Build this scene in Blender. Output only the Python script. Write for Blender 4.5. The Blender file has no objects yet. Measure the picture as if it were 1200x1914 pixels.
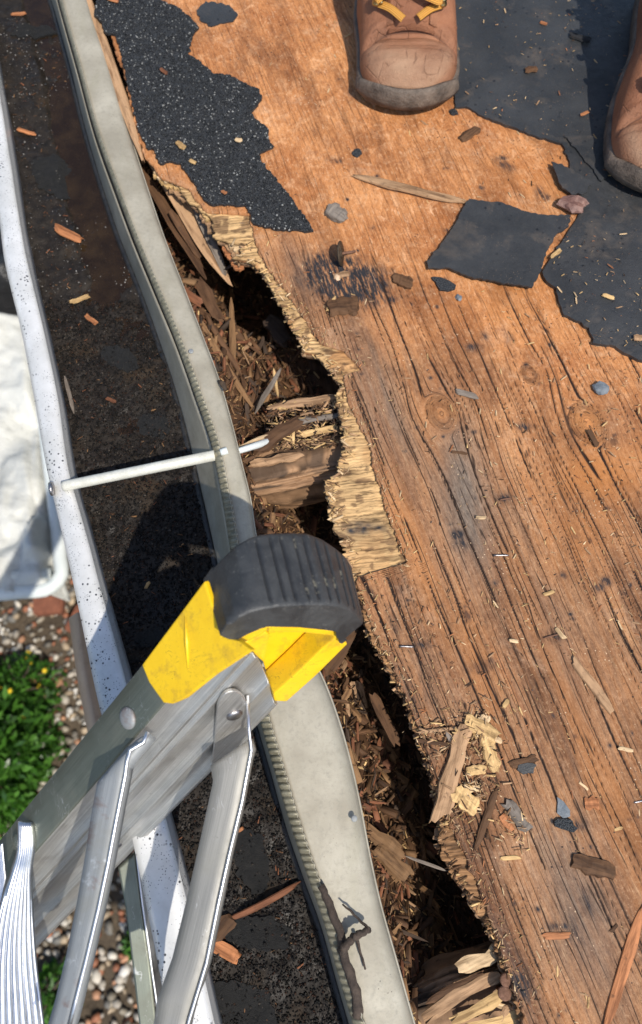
import bpy, bmesh, math, random
import numpy as np
from mathutils import Vector, Matrix

# ------------------------------------------------------------------ camera, sky, sun, exposure
SC = bpy.context.scene
COL = SC.collection
TH = math.radians(21.0); F = 1502.0; H = 0.64
cS, sS = math.cos(TH), math.sin(TH)
cam = bpy.data.cameras.new('camera'); camo = bpy.data.objects.new('camera', cam); COL.objects.link(camo)
camo.location = (0, 0, H); camo.rotation_euler = (TH, 0, 0)
cam.sensor_fit = 'VERTICAL'; cam.sensor_height = 24.0; cam.lens = 24.0 * F / 1914.0
cam.clip_start = 0.02; cam.clip_end = 2000
cam.dof.use_dof = True; cam.dof.focus_distance = 0.62; cam.dof.aperture_fstop = 5.4
SC.camera = camo
SUN_EL = math.radians(56); sx, sy = 0.57, -0.822
W = bpy.data.worlds.new('World'); SC.world = W; W.use_nodes = True
wt = W.node_tree; wt.nodes.clear()
sky = wt.nodes.new('ShaderNodeTexSky'); sky.sky_type = 'NISHITA'; sky.sun_disc = False
sky.sun_elevation = SUN_EL; sky.sun_rotation = math.atan2(sx, sy)
bgn = wt.nodes.new('ShaderNodeBackground'); bgn.inputs[1].default_value = 0.14
wo = wt.nodes.new('ShaderNodeOutputWorld')
wt.links.new(sky.outputs[0], bgn.inputs[0]); wt.links.new(bgn.outputs[0], wo.inputs[0])
sl = bpy.data.lights.new('sun', 'SUN'); slo = bpy.data.objects.new('sun', sl); COL.objects.link(slo)
sl.energy = 4.0; sl.angle = math.radians(0.55); sl.color = (1.0, 0.94, 0.84)
sd = Vector((sx * math.cos(SUN_EL), sy * math.cos(SUN_EL), math.sin(SUN_EL))).normalized()
slo.rotation_euler = sd.to_track_quat('Z', 'Y').to_euler(); slo.location = (0.5, -0.5, 3)
SC.view_settings.view_transform = 'Standard'; SC.view_settings.look = 'None'
SC.view_settings.exposure = 0.25; SC.view_settings.gamma = 1.0
SC.view_settings.use_curve_mapping = False
SC.render.engine = 'CYCLES'
rng = np.random.RandomState(7); random.seed(7)

# ------------------------------------------------------------------ geometry of the view: where a point of the picture lies in the place
X_ = np.array([1.0, 0, 0]); Y_ = np.array([0, cS, sS]); Z_ = np.array([0, -sS, cS]); CAM = np.array([0, 0, H])
def ray(px, py): return (px - 600) / F * X_ + (957 - py) / F * Y_ - Z_
def P(px, py, z=0.0):
    d = ray(px, py); return CAM + d * (z - H) / d[2]
def PD(px, py, D): return CAM + ray(px, py) * D
def PP(px, py, Q, n):
    d = ray(px, py); return CAM + d * (np.dot(Q - CAM, n) / np.dot(d, n))
def PL(lst, z=0.0): return np.array([P(a, b, z) for a, b in lst])
def mpp(z=0.0, py=957): # metres per picture pixel at that height
    p = P(600, py, z); return (-(p - CAM) @ Z_) / F

# ------------------------------------------------------------------ numpy noise
_T = np.random.RandomState(3).rand(512, 512)
def vn(x, y, s=0):
    x = np.asarray(x, float) + s * 17.31; y = np.asarray(y, float) + s * 41.77
    xi = np.floor(x).astype(int); yi = np.floor(y).astype(int); fx = x - xi; fy = y - yi
    fx = fx * fx * (3 - 2 * fx); fy = fy * fy * (3 - 2 * fy)
    a = _T[xi & 511, yi & 511]; b = _T[(xi + 1) & 511, yi & 511]; c = _T[xi & 511, (yi + 1) & 511]; d = _T[(xi + 1) & 511, (yi + 1) & 511]
    return (a * (1 - fx) + b * fx) * (1 - fy) + (c * (1 - fx) + d * fx) * fy
def fb(x, y, s=0, o=4):
    r = 0; a = .5; t = 0
    for i in range(o):
        r = r + a * vn(np.asarray(x) * 2 ** i, np.asarray(y) * 2 ** i, s + i); t += a; a *= .5
    return r / t
def sm(a, b, x):
    t = np.clip((np.asarray(x, float) - a) / (b - a), 0, 1); return t * t * (3 - 2 * t)

# ------------------------------------------------------------------ mesh and object helpers
def tag(o, label=None, cat=None, group=None, kind=None):
    if label: o['label'] = label
    if cat: o['category'] = cat
    if group: o['group'] = group
    if kind: o['kind'] = kind
    return o
def thing(name, label, cat, loc=(0, 0, 0), group=None):
    o = bpy.data.objects.new(name, None); COL.objects.link(o); o.location = Vector(loc); o.empty_display_size = .02
    return tag(o, label, cat, group)
def mesh(name, v, f, mat=None, parent=None, smooth=False, attrs=None, mats=None, fm=None):
    me = bpy.data.meshes.new(name)
    v = np.asarray(v, float)
    if parent is not None: v = v - np.array(parent.location)
    f = np.asarray(f) if not isinstance(f, list) else f
    if isinstance(f, np.ndarray):
        k = f.shape[1]; n = f.shape[0]
        me.vertices.add(len(v)); me.vertices.foreach_set('co', v.ravel())
        me.loops.add(n * k); me.loops.foreach_set('vertex_index', f.ravel().astype(np.int32))
        me.polygons.add(n); me.polygons.foreach_set('loop_start', (np.arange(n) * k).astype(np.int32))
        me.polygons.foreach_set('loop_total', np.full(n, k, np.int32)); me.update(calc_edges=True); me.validate()
    else:
        me.from_pydata([tuple(p) for p in v], [], f); me.update()
    if smooth: me.polygons.foreach_set('use_smooth', [True] * len(me.polygons))
    if attrs:
        for k, a in attrs.items():
            a = np.asarray(a, float)
            if a.ndim == 1: at = me.attributes.new(k, 'FLOAT', 'POINT'); at.data.foreach_set('value', a)
            else: at = me.attributes.new(k, 'FLOAT_VECTOR', 'POINT'); at.data.foreach_set('vector', a.ravel())
    if mat: me.materials.append(mat)
    o = bpy.data.objects.new(name, me); COL.objects.link(o)
    if parent is not None: o.parent = parent
    return o
def gridf(nr, nc, closed=False):
    i = np.arange(nr - 1)[:, None]; j = np.arange(nc if closed else nc - 1)[None, :]; j2 = (j + 1) % nc
    return np.stack([i * nc + j, i * nc + j2, (i + 1) * nc + j2, (i + 1) * nc + j], -1).reshape(-1, 4)
def resample(p, n, sm_=True):
    p = np.asarray(p, float); d = np.r_[0, np.cumsum(np.linalg.norm(np.diff(p, axis=0), axis=1))]
    t = np.linspace(0, d[-1], n)
    if not sm_: return np.stack([np.interp(t, d, p[:, k]) for k in range(p.shape[1])], 1)
    # cubic (Catmull-Rom) through the points
    m = np.gradient(p, d, axis=0); out = []
    i = np.clip(np.searchsorted(d, t, side='right') - 1, 0, len(d) - 2)
    h = (d[i + 1] - d[i]); s = (t - d[i]) / h; s = s[:, None]; h = h[:, None]
    return ((2 * s**3 - 3 * s**2 + 1) * p[i] + (s**3 - 2 * s**2 + s) * h * m[i] + (-2 * s**3 + 3 * s**2) * p[i + 1] + (s**3 - s**2) * h * m[i + 1])
def loft(name, curves, mat, parent=None, smooth=True, solid=0, attrs=None):
    c = np.array(curves); nr, nc = c.shape[:2]
    o = mesh(name, c.reshape(-1, 3), gridf(nr, nc), mat, parent, smooth, attrs)
    if solid:
        m = o.modifiers.new('thick', 'SOLIDIFY'); m.thickness = solid; m.offset = 0
    return o
def tube(name, pts, r, mat, parent=None, n=12, cap=True, attrs=None, flat=1.0, up=(0, 0, 1)):
    p = np.asarray(pts, float); k = len(p); r = np.broadcast_to(np.asarray(r, float), (k,))
    t = np.gradient(p, axis=0); t /= np.linalg.norm(t, axis=1)[:, None]
    up = np.array(up, float); V = []
    for i in range(k):
        a = np.cross(t[i], up); a /= np.linalg.norm(a) + 1e-9; b = np.cross(a, t[i])
        for j in range(n):
            an = 2 * math.pi * j / n; V.append(p[i] + r[i] * (a * math.cos(an) + b * math.sin(an) * flat))
    fs = [tuple(x) for x in gridf(k, n, True)]
    if cap: fs += [tuple(range(n))[::-1], tuple(range((k - 1) * n, k * n))]
    return mesh(name, V, fs, mat, parent, True, attrs)
def jag(poly, step=.003, amp=.001, seed=0, closed=True):
    r = np.random.RandomState(seed); out = []; n = len(poly)
    for i in range(n if closed else n - 1):
        a = np.array(poly[i][:2]); b = np.array(poly[(i + 1) % n][:2]); L = np.linalg.norm(b - a); k = max(1, int(L / step)); nn = np.array([-(b - a)[1], (b - a)[0]]) / (L + 1e-9)
        for q in range(k):
            p = a + (b - a) * q / k
            if q: p = p + nn * r.normal() * amp
            out.append(p)
    return np.array(out)
def slab(name, poly2, z0, z1, mat, parent=None, zfun=None, sub=0):
    bm = bmesh.new(); vs = [bm.verts.new((p[0], p[1], z1)) for p in poly2]
    es = [bm.edges.new((vs[i], vs[(i + 1) % len(vs)])) for i in range(len(vs))]
    bmesh.ops.triangle_fill(bm, use_beauty=True, use_dissolve=False, edges=es)
    for _ in range(sub):
        lng = [e for e in bm.edges if e.calc_length() > .007]
        if not lng: break
        bmesh.ops.subdivide_edges(bm, edges=lng, cuts=1)
        bmesh.ops.triangulate(bm, faces=[f for f in bm.faces if len(f.verts) > 3])
    bm.normal_update()
    for f in bm.faces:
        if f.normal.z < 0: f.normal_flip()
    top_v = set(bm.verts)
    r = bmesh.ops.extrude_face_region(bm, geom=bm.faces[:])
    new = [g for g in r['geom'] if isinstance(g, bmesh.types.BMVert)]; ns = set(new)
    for v in bm.verts:
        dz = zfun(v.co.x, v.co.y) if zfun else 0
        v.co.z = (z1 if v in ns else z0) + dz
    bmesh.ops.recalc_face_normals(bm, faces=bm.faces[:])
    if parent is not None:
        bmesh.ops.translate(bm, verts=bm.verts[:], vec=-Vector(parent.location))
    me = bpy.data.meshes.new(name); bm.to_mesh(me); bm.free(); me.materials.append(mat)
    o = bpy.data.objects.new(name, me); COL.objects.link(o); o.parent = parent
    return o

# ------------------------------------------------------------------ materials
class M:
    def __init__(s, name):
        s.m = bpy.data.materials.new(name); s.m.use_nodes = True; s.t = s.m.node_tree; s.t.nodes.clear()
        s.out = s.t.nodes.new('ShaderNodeOutputMaterial'); s.b = s.t.nodes.new('ShaderNodeBsdfPrincipled')
        s.t.links.new(s.b.outputs[0], s.out.inputs[0])
    def set(s, n, i, v):
        i = n.inputs[i]
        if hasattr(v, 'is_linked'): s.t.links.new(v, i)
        elif i.type == 'RGBA' and not hasattr(v, '__len__'): i.default_value = (v, v, v, 1)
        elif i.type == 'RGBA' and len(v) == 3: i.default_value = (*v, 1)
        else: i.default_value = v
    def p(s, **k):
        for a, v in k.items(): s.set(s.b, {'col': 'Base Color', 'rough': 'Roughness', 'metal': 'Metallic', 'normal': 'Normal', 'spec': 'Specular IOR Level', 'coat': 'Coat Weight', 'trans': 'Transmission Weight', 'ior': 'IOR', 'sss': 'Subsurface Weight', 'aniso': 'Anisotropic', 'alpha': 'Alpha', 'coatr': 'Coat Roughness'}[a], v)
        return s.m
    def attr(s, n, o='Vector'):
        a = s.t.nodes.new('ShaderNodeAttribute'); a.attribute_name = n; return a.outputs[o]
    def obj(s): return s.t.nodes.new('ShaderNodeTexCoord').outputs['Object']
    def geo(s): return s.t.nodes.new('ShaderNodeNewGeometry').outputs['Position']
    def rnd(s): return s.t.nodes.new('ShaderNodeObjectInfo').outputs['Random']
    def vm(s, a, b, op='MULTIPLY'):
        n = s.t.nodes.new('ShaderNodeVectorMath'); n.operation = op; s.set(n, 0, a); s.set(n, 1, b); return n.outputs[0]
    def ma(s, a, b, op='MULTIPLY', c=None, cl=False):
        n = s.t.nodes.new('ShaderNodeMath'); n.operation = op; n.use_clamp = cl; s.set(n, 0, a); s.set(n, 1, b)
        if c is not None: s.set(n, 2, c)
        return n.outputs[0]
    def sep(s, v):
        n = s.t.nodes.new('ShaderNodeSeparateXYZ'); s.set(n, 0, v); return n.outputs
    def noise(s, v, sc=1, det=4, ro=.6, dist=0, out=0):
        n = s.t.nodes.new('ShaderNodeTexNoise'); s.set(n, 'Vector', v); n.inputs['Scale'].default_value = sc
        n.inputs['Detail'].default_value = det; n.inputs['Roughness'].default_value = ro; n.inputs['Distortion'].default_value = dist; return n.outputs[out]
    def vor(s, v, sc=1, feat='F1', out='Distance', rnd=1):
        n = s.t.nodes.new('ShaderNodeTexVoronoi'); n.feature = feat; s.set(n, 'Vector', v); n.inputs['Scale'].default_value = sc; n.inputs['Randomness'].default_value = rnd; return n.outputs[out]
    def ramp(s, x, stops, interp='LINEAR'):
        n = s.t.nodes.new('ShaderNodeValToRGB'); n.color_ramp.interpolation = interp; e = n.color_ramp.elements
        while len(e) < len(stops): e.new(.5)
        for i, (p_, c) in enumerate(stops):
            e[i].position = p_; e[i].color = (c, c, c, 1) if not hasattr(c, '__len__') else (*c, 1)
        s.set(n, 0, x); return n.outputs[0]
    def mr(s, x, a, b, c=0., d=1.):
        n = s.t.nodes.new('ShaderNodeMapRange'); s.set(n, 0, x)
        for i, v in enumerate((a, b, c, d)): n.inputs[i + 1].default_value = v
        return n.outputs[0]
    def mix(s, f, a, b, bl='MIX'):
        n = s.t.nodes.new('ShaderNodeMix'); n.data_type = 'RGBA'; n.blend_type = bl; n.clamp_factor = True
        s.set(n, 0, f); s.set(n, 6, a); s.set(n, 7, b); return n.outputs[2]
    def bump(s, h, st=.5, d=.001, nrm=None):
        n = s.t.nodes.new('ShaderNodeBump'); s.set(n, 'Height', h); n.inputs['Strength'].default_value = st; n.inputs['Distance'].default_value = d
        if nrm is not None: s.set(n, 'Normal', nrm)
        return n.outputs[0]

def deck_mat():
    m = M('weathered_plywood'); g = m.attr('grain'); k = m.sep(m.attr('mask')); reg = m.attr('region', 'Fac'); crk = m.attr('crk', 'Fac')
    fine = m.noise(m.vm(g, (1100, 60, 1)), 1, 3, .7)
    mid = m.noise(m.vm(g, (260, 9, 1)), 1, 4, .65)
    wide = m.noise(m.vm(g, (45, 3.5, 1)), 1, 3, .6)
    pos = m.geo(); blot = m.noise(pos, 14, 5, .65, .6); blot2 = m.noise(pos, 55, 5, .7, 1.0)
    # two kinds of surface: orange stained face, brown grey weathered face
    orange = m.mix(m.mr(blot, .35, .65), (.44, .165, .052), (.63, .275, .100))
    orange = m.mix(m.mr(blot2, .52, .74), orange, (.74, .40, .20))
    orange = m.mix(m.mr(m.noise(m.vm(g, (420, 75, 1)), 1, 4, .75, .6), .57, .70, 0, .8), orange, (.80, .48, .28))
    orange = m.mix(m.mr(m.noise(pos, 33, 5, .75, .3), .58, .76, 0, .75), orange, (.24, .075, .028))
    brown = m.mix(m.mr(wide, .33, .66), (.31, .132, .052), (.58, .27, .106))
    brown = m.mix(m.mr(mid, .38, .70, 0, .85), brown, (.30, .165, .090))
    brown = m.mix(m.mr(wide, .60, .72, 0, .6), brown, (.46, .16, .050)); brown = m.mix(m.mr(m.noise(m.vm(g, (90, 4, 7)), 1, 4, .7), .54, .68, 0, .75), brown, (.15, .072, .036)); brown = m.mix(m.mr(m.noise(m.vm(g, (200, 12, 9)), 1, 4, .7), .60, .70, 0, .7), brown, (.52, .32, .17))
    col = m.mix(reg, orange, brown)
    col = m.mix(m.mr(mid, .30, .52, .75, 0), col, m.mix(1, col, (.58, .50, .42), 'MULTIPLY'))
    col = m.mix(m.mr(m.noise(pos, 10, 3, .6, .4), .50, .68, 0, .7), col, m.mix(1, col, (1.25, 1.35, 1.45), 'MULTIPLY'))
    col = m.mix(m.mr(m.noise(m.vm(g, (26, 7, 5)), 1, 4, .65, .5), .47, .64, 0, .85), col, m.mix(1, col, (.50, .46, .45), 'MULTIPLY')); col = m.mix(m.mr(m.noise(pos, 19, 5, .75, .6), .57, .72, 0, .45), col, (.62, .40, .25))
    mic = m.noise(m.vm(g, (430, 95, 2)), 1, 5, .85); col = m.mix(m.mr(mic, .34, .50, .7, 0), col, m.mix(1, col, (.42, .34, .28), 'MULTIPLY')); col = m.mix(m.mr(mic, .54, .70, 0, .55), col, m.mix(1, col, (1.55, 1.6, 1.75), 'MULTIPLY'))
    mi2 = m.noise(pos, 330, 4, .85); col = m.mix(m.mr(mi2, .36, .47, .5, 0), col, m.mix(1, col, (.5, .42, .36), 'MULTIPLY')); col = m.mix(m.mr(mi2, .56, .68, 0, .45), col, (.66, .42, .24))
    col = m.mix(m.ma(k[0], m.mr(mid, .2, .75, .75, 1), 'MULTIPLY'), col, m.mix(m.mr(mic, .35, .65), (.085, .068, .056), (.27, .215, .165)))
    dk = m.ma(k[1], m.mr(m.noise(m.vm(g, (330, 60, 1)), 1, 5, .7), .36, .60, 0., 1.6), 'MULTIPLY', cl=True)
    col = m.mix(dk, col, (.022, .022, .026))
    col = m.mix(k[2], col, (.56, .215, .055))
    # bright raised fibres and dark fibres
    col = m.mix(m.mr(fine, .60, .80, 0, .65), col, (.70, .45, .26))
    col = m.mix(m.mr(fine, .42, .22, 0, .75), col, (.10, .045, .02))
    thin = m.ma(m.ma(m.sep(g)[0], 210), m.ma(m.noise(m.vm(g, (60, 4, 1)), 1, 2, .5), 5.), 'ADD'); d = m.ma(m.ma(m.ma(thin, 0, 'FRACT'), .5, 'SUBTRACT'), 0, 'ABSOLUTE')
    cr2 = m.ma(m.mr(d, .03, .09, 1, 0), m.mr(m.noise(m.vm(g, (190, 11, 3)), 1, 2), .50, .58))
    cr2 = m.ma(cr2, m.mr(reg, 0, 1, .35, 1))
    col = m.mix(m.ma(cr2, .85), col, (.035, .018, .010)); col = m.mix(m.mr(crk, .12, .7), col, (.022, .011, .007))
    # specks of sawdust and of grit
    w1 = m.vor(m.vm(pos, (1, 1, 1)), 260); w2 = m.noise(pos, 22, 2)
    col = m.mix(m.ma(m.mr(w1, .10, .16, 1, 0), m.mr(w2, .55, .62)), col, (.70, .50, .32))
    w3 = m.vor(m.vm(pos, (1, 1.2, 1)), 150)
    col = m.mix(m.ma(m.mr(w3, .09, .14, 1, 0), m.mr(m.noise(pos, 17, 3), .53, .60)), col, (.03, .022, .02))
    h = m.ma(m.ma(mic, .9), m.ma(mid, .8), 'ADD'); h = m.ma(h, m.ma(blot2, .5), 'ADD'); h = m.ma(h, m.ma(cr2, -1.2), 'ADD')
    return m.p(col=col, rough=m.mr(blot2, .3, .8, .55, .85), spec=.35, normal=m.bump(h, .9, .0016))

def piece_mat(name, a=(250, 25, 250), fine=(1400, 90, 1400), spec=.3, dark=.3):
    """any loose or broken wood: colour of the piece in 'tint', fibres follow 'grain'"""
    m = M(name); g = m.attr('grain'); t = m.attr('tint')
    f1 = m.noise(m.vm(g, a), 1, 4, .65); f2 = m.noise(m.vm(g, fine), 1, 3, .7); b = m.noise(m.geo(), 130, 4, .7)
    col = m.mix(m.mr(f1, .35, .55, .8, 0), t, m.mix(1, t, (dark, dark * .85, dark * .7), 'MULTIPLY'))
    col = m.mix(m.mr(f2, .58, .8, 0, .5), col, m.mix(1, t, (1.5, 1.5, 1.5), 'MULTIPLY'))
    col = m.mix(m.mr(b, .40, .30, 0, .6), col, (.05, .03, .018))
    h = m.ma(m.ma(f1, 1.), m.ma(f2, .4), 'ADD')
    return m.p(col=col, rough=.75, spec=spec, normal=m.bump(h, .8, .0008))

def felt_mat():
    m = M('black_roofing_felt'); pos = m.geo(); n = m.noise(pos, 900, 3, .7); b = m.noise(pos, 18, 4, .6); c = m.noise(pos, 130, 4, .7)
    col = m.mix(m.mr(b, .35, .7), (.021, .022, .0235), (.040, .041, .043)); col = m.mix(m.mr(n, .6, .8, 0, .5), col, (.08, .085, .09))
    w = m.vor(pos, 420); col = m.mix(m.ma(m.mr(w, .08, .14, 1, 0), m.mr(m.noise(pos, 30, 3), .54, .62)), col, (.30, .20, .13))
    col = m.mix(m.mr(m.noise(pos, 24, 4, .7, .5), .54, .74, 0, .5), col, (.13, .10, .075))
    v = m.vor(pos, 110); col = m.mix(m.ma(m.mr(v, .12, .2, 1, 0), m.mr(m.noise(pos, 12, 2), .5, .56)), col, (.008, .009, .011))
    return m.p(col=col, rough=m.mr(c, .3, .7, .38, .62), spec=.5, normal=m.bump(m.ma(n, m.ma(c, 1.5), 'ADD'), .45, .0008))
def shingle_mat():
    m = M('bitumen_shingle'); pos = m.geo(); v = m.vor(pos, 850); b = m.noise(pos, 30, 3)
    col = m.mix(m.mr(v, .1, .6), (.05, .055, .06), (.012, .013, .015))
    return m.p(col=col, rough=.6, spec=.5, normal=m.bump(m.ma(v, -1), .9, .0012))
def gran_mat():
    m = M('mineral_granules'); r = m.attr('tint')
    return m.p(col=r, rough=.36, spec=.42)
def gran2_mat():
    m = M('gutter_grit'); r = m.attr('tint')
    return m.p(col=r, rough=.6, spec=.18)
def alu_mat(name, base=(.62, .63, .62), rough=.38, dirt=.3, ax=(14, 2200, 2200), metal=1., at='grain'):
    m = M(name); g = m.attr(at) if at else m.geo(); pos = m.geo()
    st = m.noise(m.vm(g, ax), 1, 4, .7); sp = m.noise(pos, 350, 4, .75); b = m.noise(pos, 32, 5, .65, .4)
    col = m.mix(m.mr(st, .35, .65), tuple(x * .66 for x in base), base); col = m.mix(m.mr(b, .5, .78, 0, dirt), col, (.24, .235, .20))
    col = m.mix(m.mr(sp, .66, .74, 0, .6), col, (.10, .095, .08))
    ro = m.ma(m.mr(st, .3, .7, rough - .07, rough + .1), m.mr(b, .45, .75, 0, .18), 'ADD')
    if 'galvan' in name: rk = m.noise(pos, 24, 5, .7, .4); col = m.mix(m.mr(rk, .56, .66, 0, .75), col, (.20, .13, .11)); col = m.mix(m.mr(m.noise(pos, 60, 4, .7), .6, .7, 0, .6), col, (.62, .66, .70))
    scr = m.noise(m.vm(pos, (90, 22, 60)), 1, 2, .5, 1.5); sc = m.ma(m.mr(m.ma(m.ma(scr, .5, 'SUBTRACT'), 0, 'ABSOLUTE'), .0, .008, 1, 0), m.mr(m.noise(pos, 40, 2), .55, .6))
    col = m.mix(m.ma(sc, .5), col, (.8, .8, .8))
    return m.p(col=col, rough=ro, metal=metal, normal=m.bump(m.ma(st, sp, 'ADD'), .16, .0003))
def lip_mat():
    m = M('speckled_white_gutter_paint'); pos = m.geo(); b = m.noise(pos, 26, 4, .7); n = m.noise(pos, 700, 3, .6)
    v = m.vor(pos, 520); v2 = m.vor(pos, 260)
    col = m.mix(m.mr(b, .35, .7), (.76, .75, .73), (.57, .565, .54))
    k = m.mr(m.noise(pos, 42, 3, .6, .6), .50, .68)
    col = m.mix(m.ma(m.mr(v, .12, .24, 1, 0), m.mr(m.noise(pos, 30, 4, .65, .4), .46, .54)), col, (.03, .035, .045))
    col = m.mix(m.ma(m.mr(v2, .18, .28, 1, 0), m.mr(m.noise(pos, 34, 3, .6, .5), .54, .60)), col, (.04, .042, .05))
    col = m.mix(m.ma(m.mr(n, .5, .66), m.mr(m.noise(pos, 20, 2), .6, .7)), col, (.07, .08, .08))
    return m.p(col=col, rough=m.mr(b, .3, .7, .28, .5), metal=.25, normal=m.bump(n, .15, .0006))
def flash_mat():
    m = M('weathered_galvanised_flashing'); pos = m.geo(); b = m.noise(pos, 22, 5, .6, .3); n = m.noise(pos, 260, 5, .75); s = m.noise(m.vm(pos, (60, 14, 60)), 1, 4, .6)
    col = m.mix(m.mr(b, .35, .7), (.30, .27, .21), (.45, .415, .335)); col = m.mix(m.mr(n, .5, .72, 0, .45), col, (.20, .195, .165))
    col = m.mix(m.mr(s, .58, .75, 0, .4), col, (.30, .28, .20))
    col = m.mix(m.ma(m.mr(m.vor(pos, 300), .08, .13, 1, 0), m.mr(m.noise(pos, 25, 2), .6, .66)), col, (.04, .035, .03))
    return m.p(col=col, rough=m.mr(n, .3, .7, .5, .68), metal=.12, normal=m.bump(m.ma(n, b, 'ADD'), .25, .0008))
def simple(name, c1, c2, sc=60, rough=.6, metal=0, bump=.3, d=.001, spec=.5, coat=0, det=4, fine=None):
    m = M(name); pos = m.obj(); n = m.noise(pos, sc, det, .65)
    col = m.mix(m.mr(n, .33, .67), c1, c2)
    n2 = m.noise(pos, sc * 7, 3, .7)
    col = m.mix(m.mr(n2, .55, .8, 0, .4), col, m.mix(1, col, (.4, .4, .4), 'MULTIPLY'))
    return m.p(col=col, rough=rough, metal=metal, spec=spec, coat=coat, normal=m.bump(m.ma(n, n2, 'ADD'), bump, d))
def yellow_mat():
    m = M('scuffed_yellow_plastic'); pos = m.geo(); b = m.noise(pos, 42, 5, .7, .8); s = m.noise(m.vm(pos, (30, 90, 60)), 1, 3, .6, 2.0); f = m.noise(pos, 420, 3, .7)
    col = m.mix(m.mr(b, .3, .7), (.78, .48, .008), (.86, .56, .012))
    gr = m.mr(m.noise(pos, 70, 4, .7), .52, .72)
    sc = m.ma(m.mr(m.ma(m.ma(s, .5, 'SUBTRACT'), 0, 'ABSOLUTE'), 0, .012, 1, 0), m.mr(b, .5, .6))
    col = m.mix(m.ma(sc, .75), col, (.16, .095, .02)); col = m.mix(m.ma(gr, .75), col, (.42, .25, .03)); col = m.mix(m.mr(f, .66, .74, 0, .7), col, (.16, .10, .02))
    col = m.mix(m.mr(m.noise(pos, 95, 3, .6, .3), .66, .72, 0, .55), col, (.14, .06, .02))
    return m.p(col=col, rough=m.mr(b, .3, .7, .33, .55), spec=.5, normal=m.bump(m.ma(f, m.ma(s, .6), 'ADD'), .22, .0008))
def rubber_mat():
    m = M('scuffed_black_rubber'); pos = m.geo(); b = m.noise(pos, 50, 5, .7, .5); f = m.noise(pos, 500, 4, .75); r = m.attr('ridge', 'Fac')
    col = m.mix(m.mr(b, .35, .7), (.024, .025, .027), (.058, .060, .061))
    sc = m.ma(m.mr(f, .58, .72), m.mr(m.noise(pos, 60, 3, .7), .48, .62))
    col = m.mix(m.ma(sc, .7), col, (.24, .23, .21)); 
    rr = m.ma(r, m.mr(m.noise(pos, 45, 4, .7), .60, .66)); col = m.mix(m.ma(r, .8), col, (.012, .012, .013)); col = m.mix(m.ma(rr, .6), col, (.26, .24, .18))
    return m.p(col=col, rough=m.mr(b, .3, .7, .36, .58), spec=.5, normal=m.bump(m.ma(f, b, 'ADD'), .35, .001))
def debris_mat():
    m = M('wet_black_gutter_sludge'); pos = m.geo(); b = m.noise(pos, 20, 4, .6, .3); c = m.noise(pos, 110, 5, .75); v = m.vor(pos, 480)
    col = m.mix(m.mr(c, .35, .68), (.010, .0080, .0065), (.028, .022, .017)); col = m.mix(m.mr(b, .56, .72, 0, .7), col, (.045, .028, .015))
    col = m.mix(m.ma(m.mr(v, .1, .18, 1, 0), m.mr(m.noise(pos, 60, 3), .52, .62)), col, (.13, .11, .09))
    return m.p(col=col, rough=m.mr(b, .40, .60, .36, .75), spec=.22, normal=m.bump(m.ma(c, m.ma(v, -.3), 'ADD'), .5, .0018))
def water_mat():
    m = M('shallow_brown_water'); pos = m.geo(); b = m.noise(pos, 45, 3, .6)
    col = m.mix(m.mr(b, .4, .7), (.024, .014, .008), (.050, .030, .015))
    return m.p(col=col, rough=.07, spec=.6, trans=.25, ior=1.33, alpha=.86, normal=m.bump(b, .08, .0012))
def leather_mat():
    m = M('worn_tan_leather'); pos = m.obj(); b = m.noise(pos, 22, 5, .65, .5); f = m.noise(pos, 420, 5, .75); w = m.attr('wear', 'Fac')
    col = m.mix(m.mr(b, .32, .7), (.175, .064, .030), (.33, .140, .070)); col = m.mix(w, col, m.mix(m.mr(b, .3, .7), (.27, .155, .09), (.41, .25, .155)))
    cr = m.vor(m.vm(pos, (1, .4, 1)), 70, 'DISTANCE_TO_EDGE'); crk = m.ma(m.mr(cr, 0, .05, 1, 0), m.mr(m.noise(pos, 40, 2), .5, .6))
    col = m.mix(m.mr(f, .58, .75, 0, .5), col, (.14, .055, .03)); col = m.mix(m.ma(crk, .5), col, (.13, .06, .035)); s = m.attr('seam', 'Fac'); col = m.mix(s, col, (.07, .03, .018))
    h = m.ma(m.ma(f, b, 'ADD'), m.ma(crk, -.5), 'ADD')
    return m.p(col=col, rough=m.mr(b, .3, .7, .45, .7), spec=.4, normal=m.bump(h, .8, .0018))
def tint_mat(name, rough=.7, spec=.4, sc=80, bump=.4, d=.002):
    m = M(name); t = m.attr('tint'); n = m.noise(m.geo(), sc, 4, .65)
    return m.p(col=m.mix(m.mr(n, .3, .7, .5, 0), t, m.mix(1, t, (.45, .42, .4), 'MULTIPLY')), rough=rough, spec=spec, normal=m.bump(n, bump, d))
def leaf_mat():
    m = M('bright_green_leaves'); t = m.attr('tint'); m.p(col=t, rough=.35, spec=.5)
    tr = m.t.nodes.new('ShaderNodeBsdfTranslucent'); m.set(tr, 0, m.vm(t, (1.3, 1.5, .6))); mx = m.t.nodes.new('ShaderNodeMixShader'); mx.inputs[0].default_value = .3
    m.t.links.new(m.b.outputs[0], mx.inputs[1]); m.t.links.new(tr.outputs[0], mx.inputs[2]); m.t.links.new(mx.outputs[0], m.out.inputs[0]); return m.m

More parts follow.
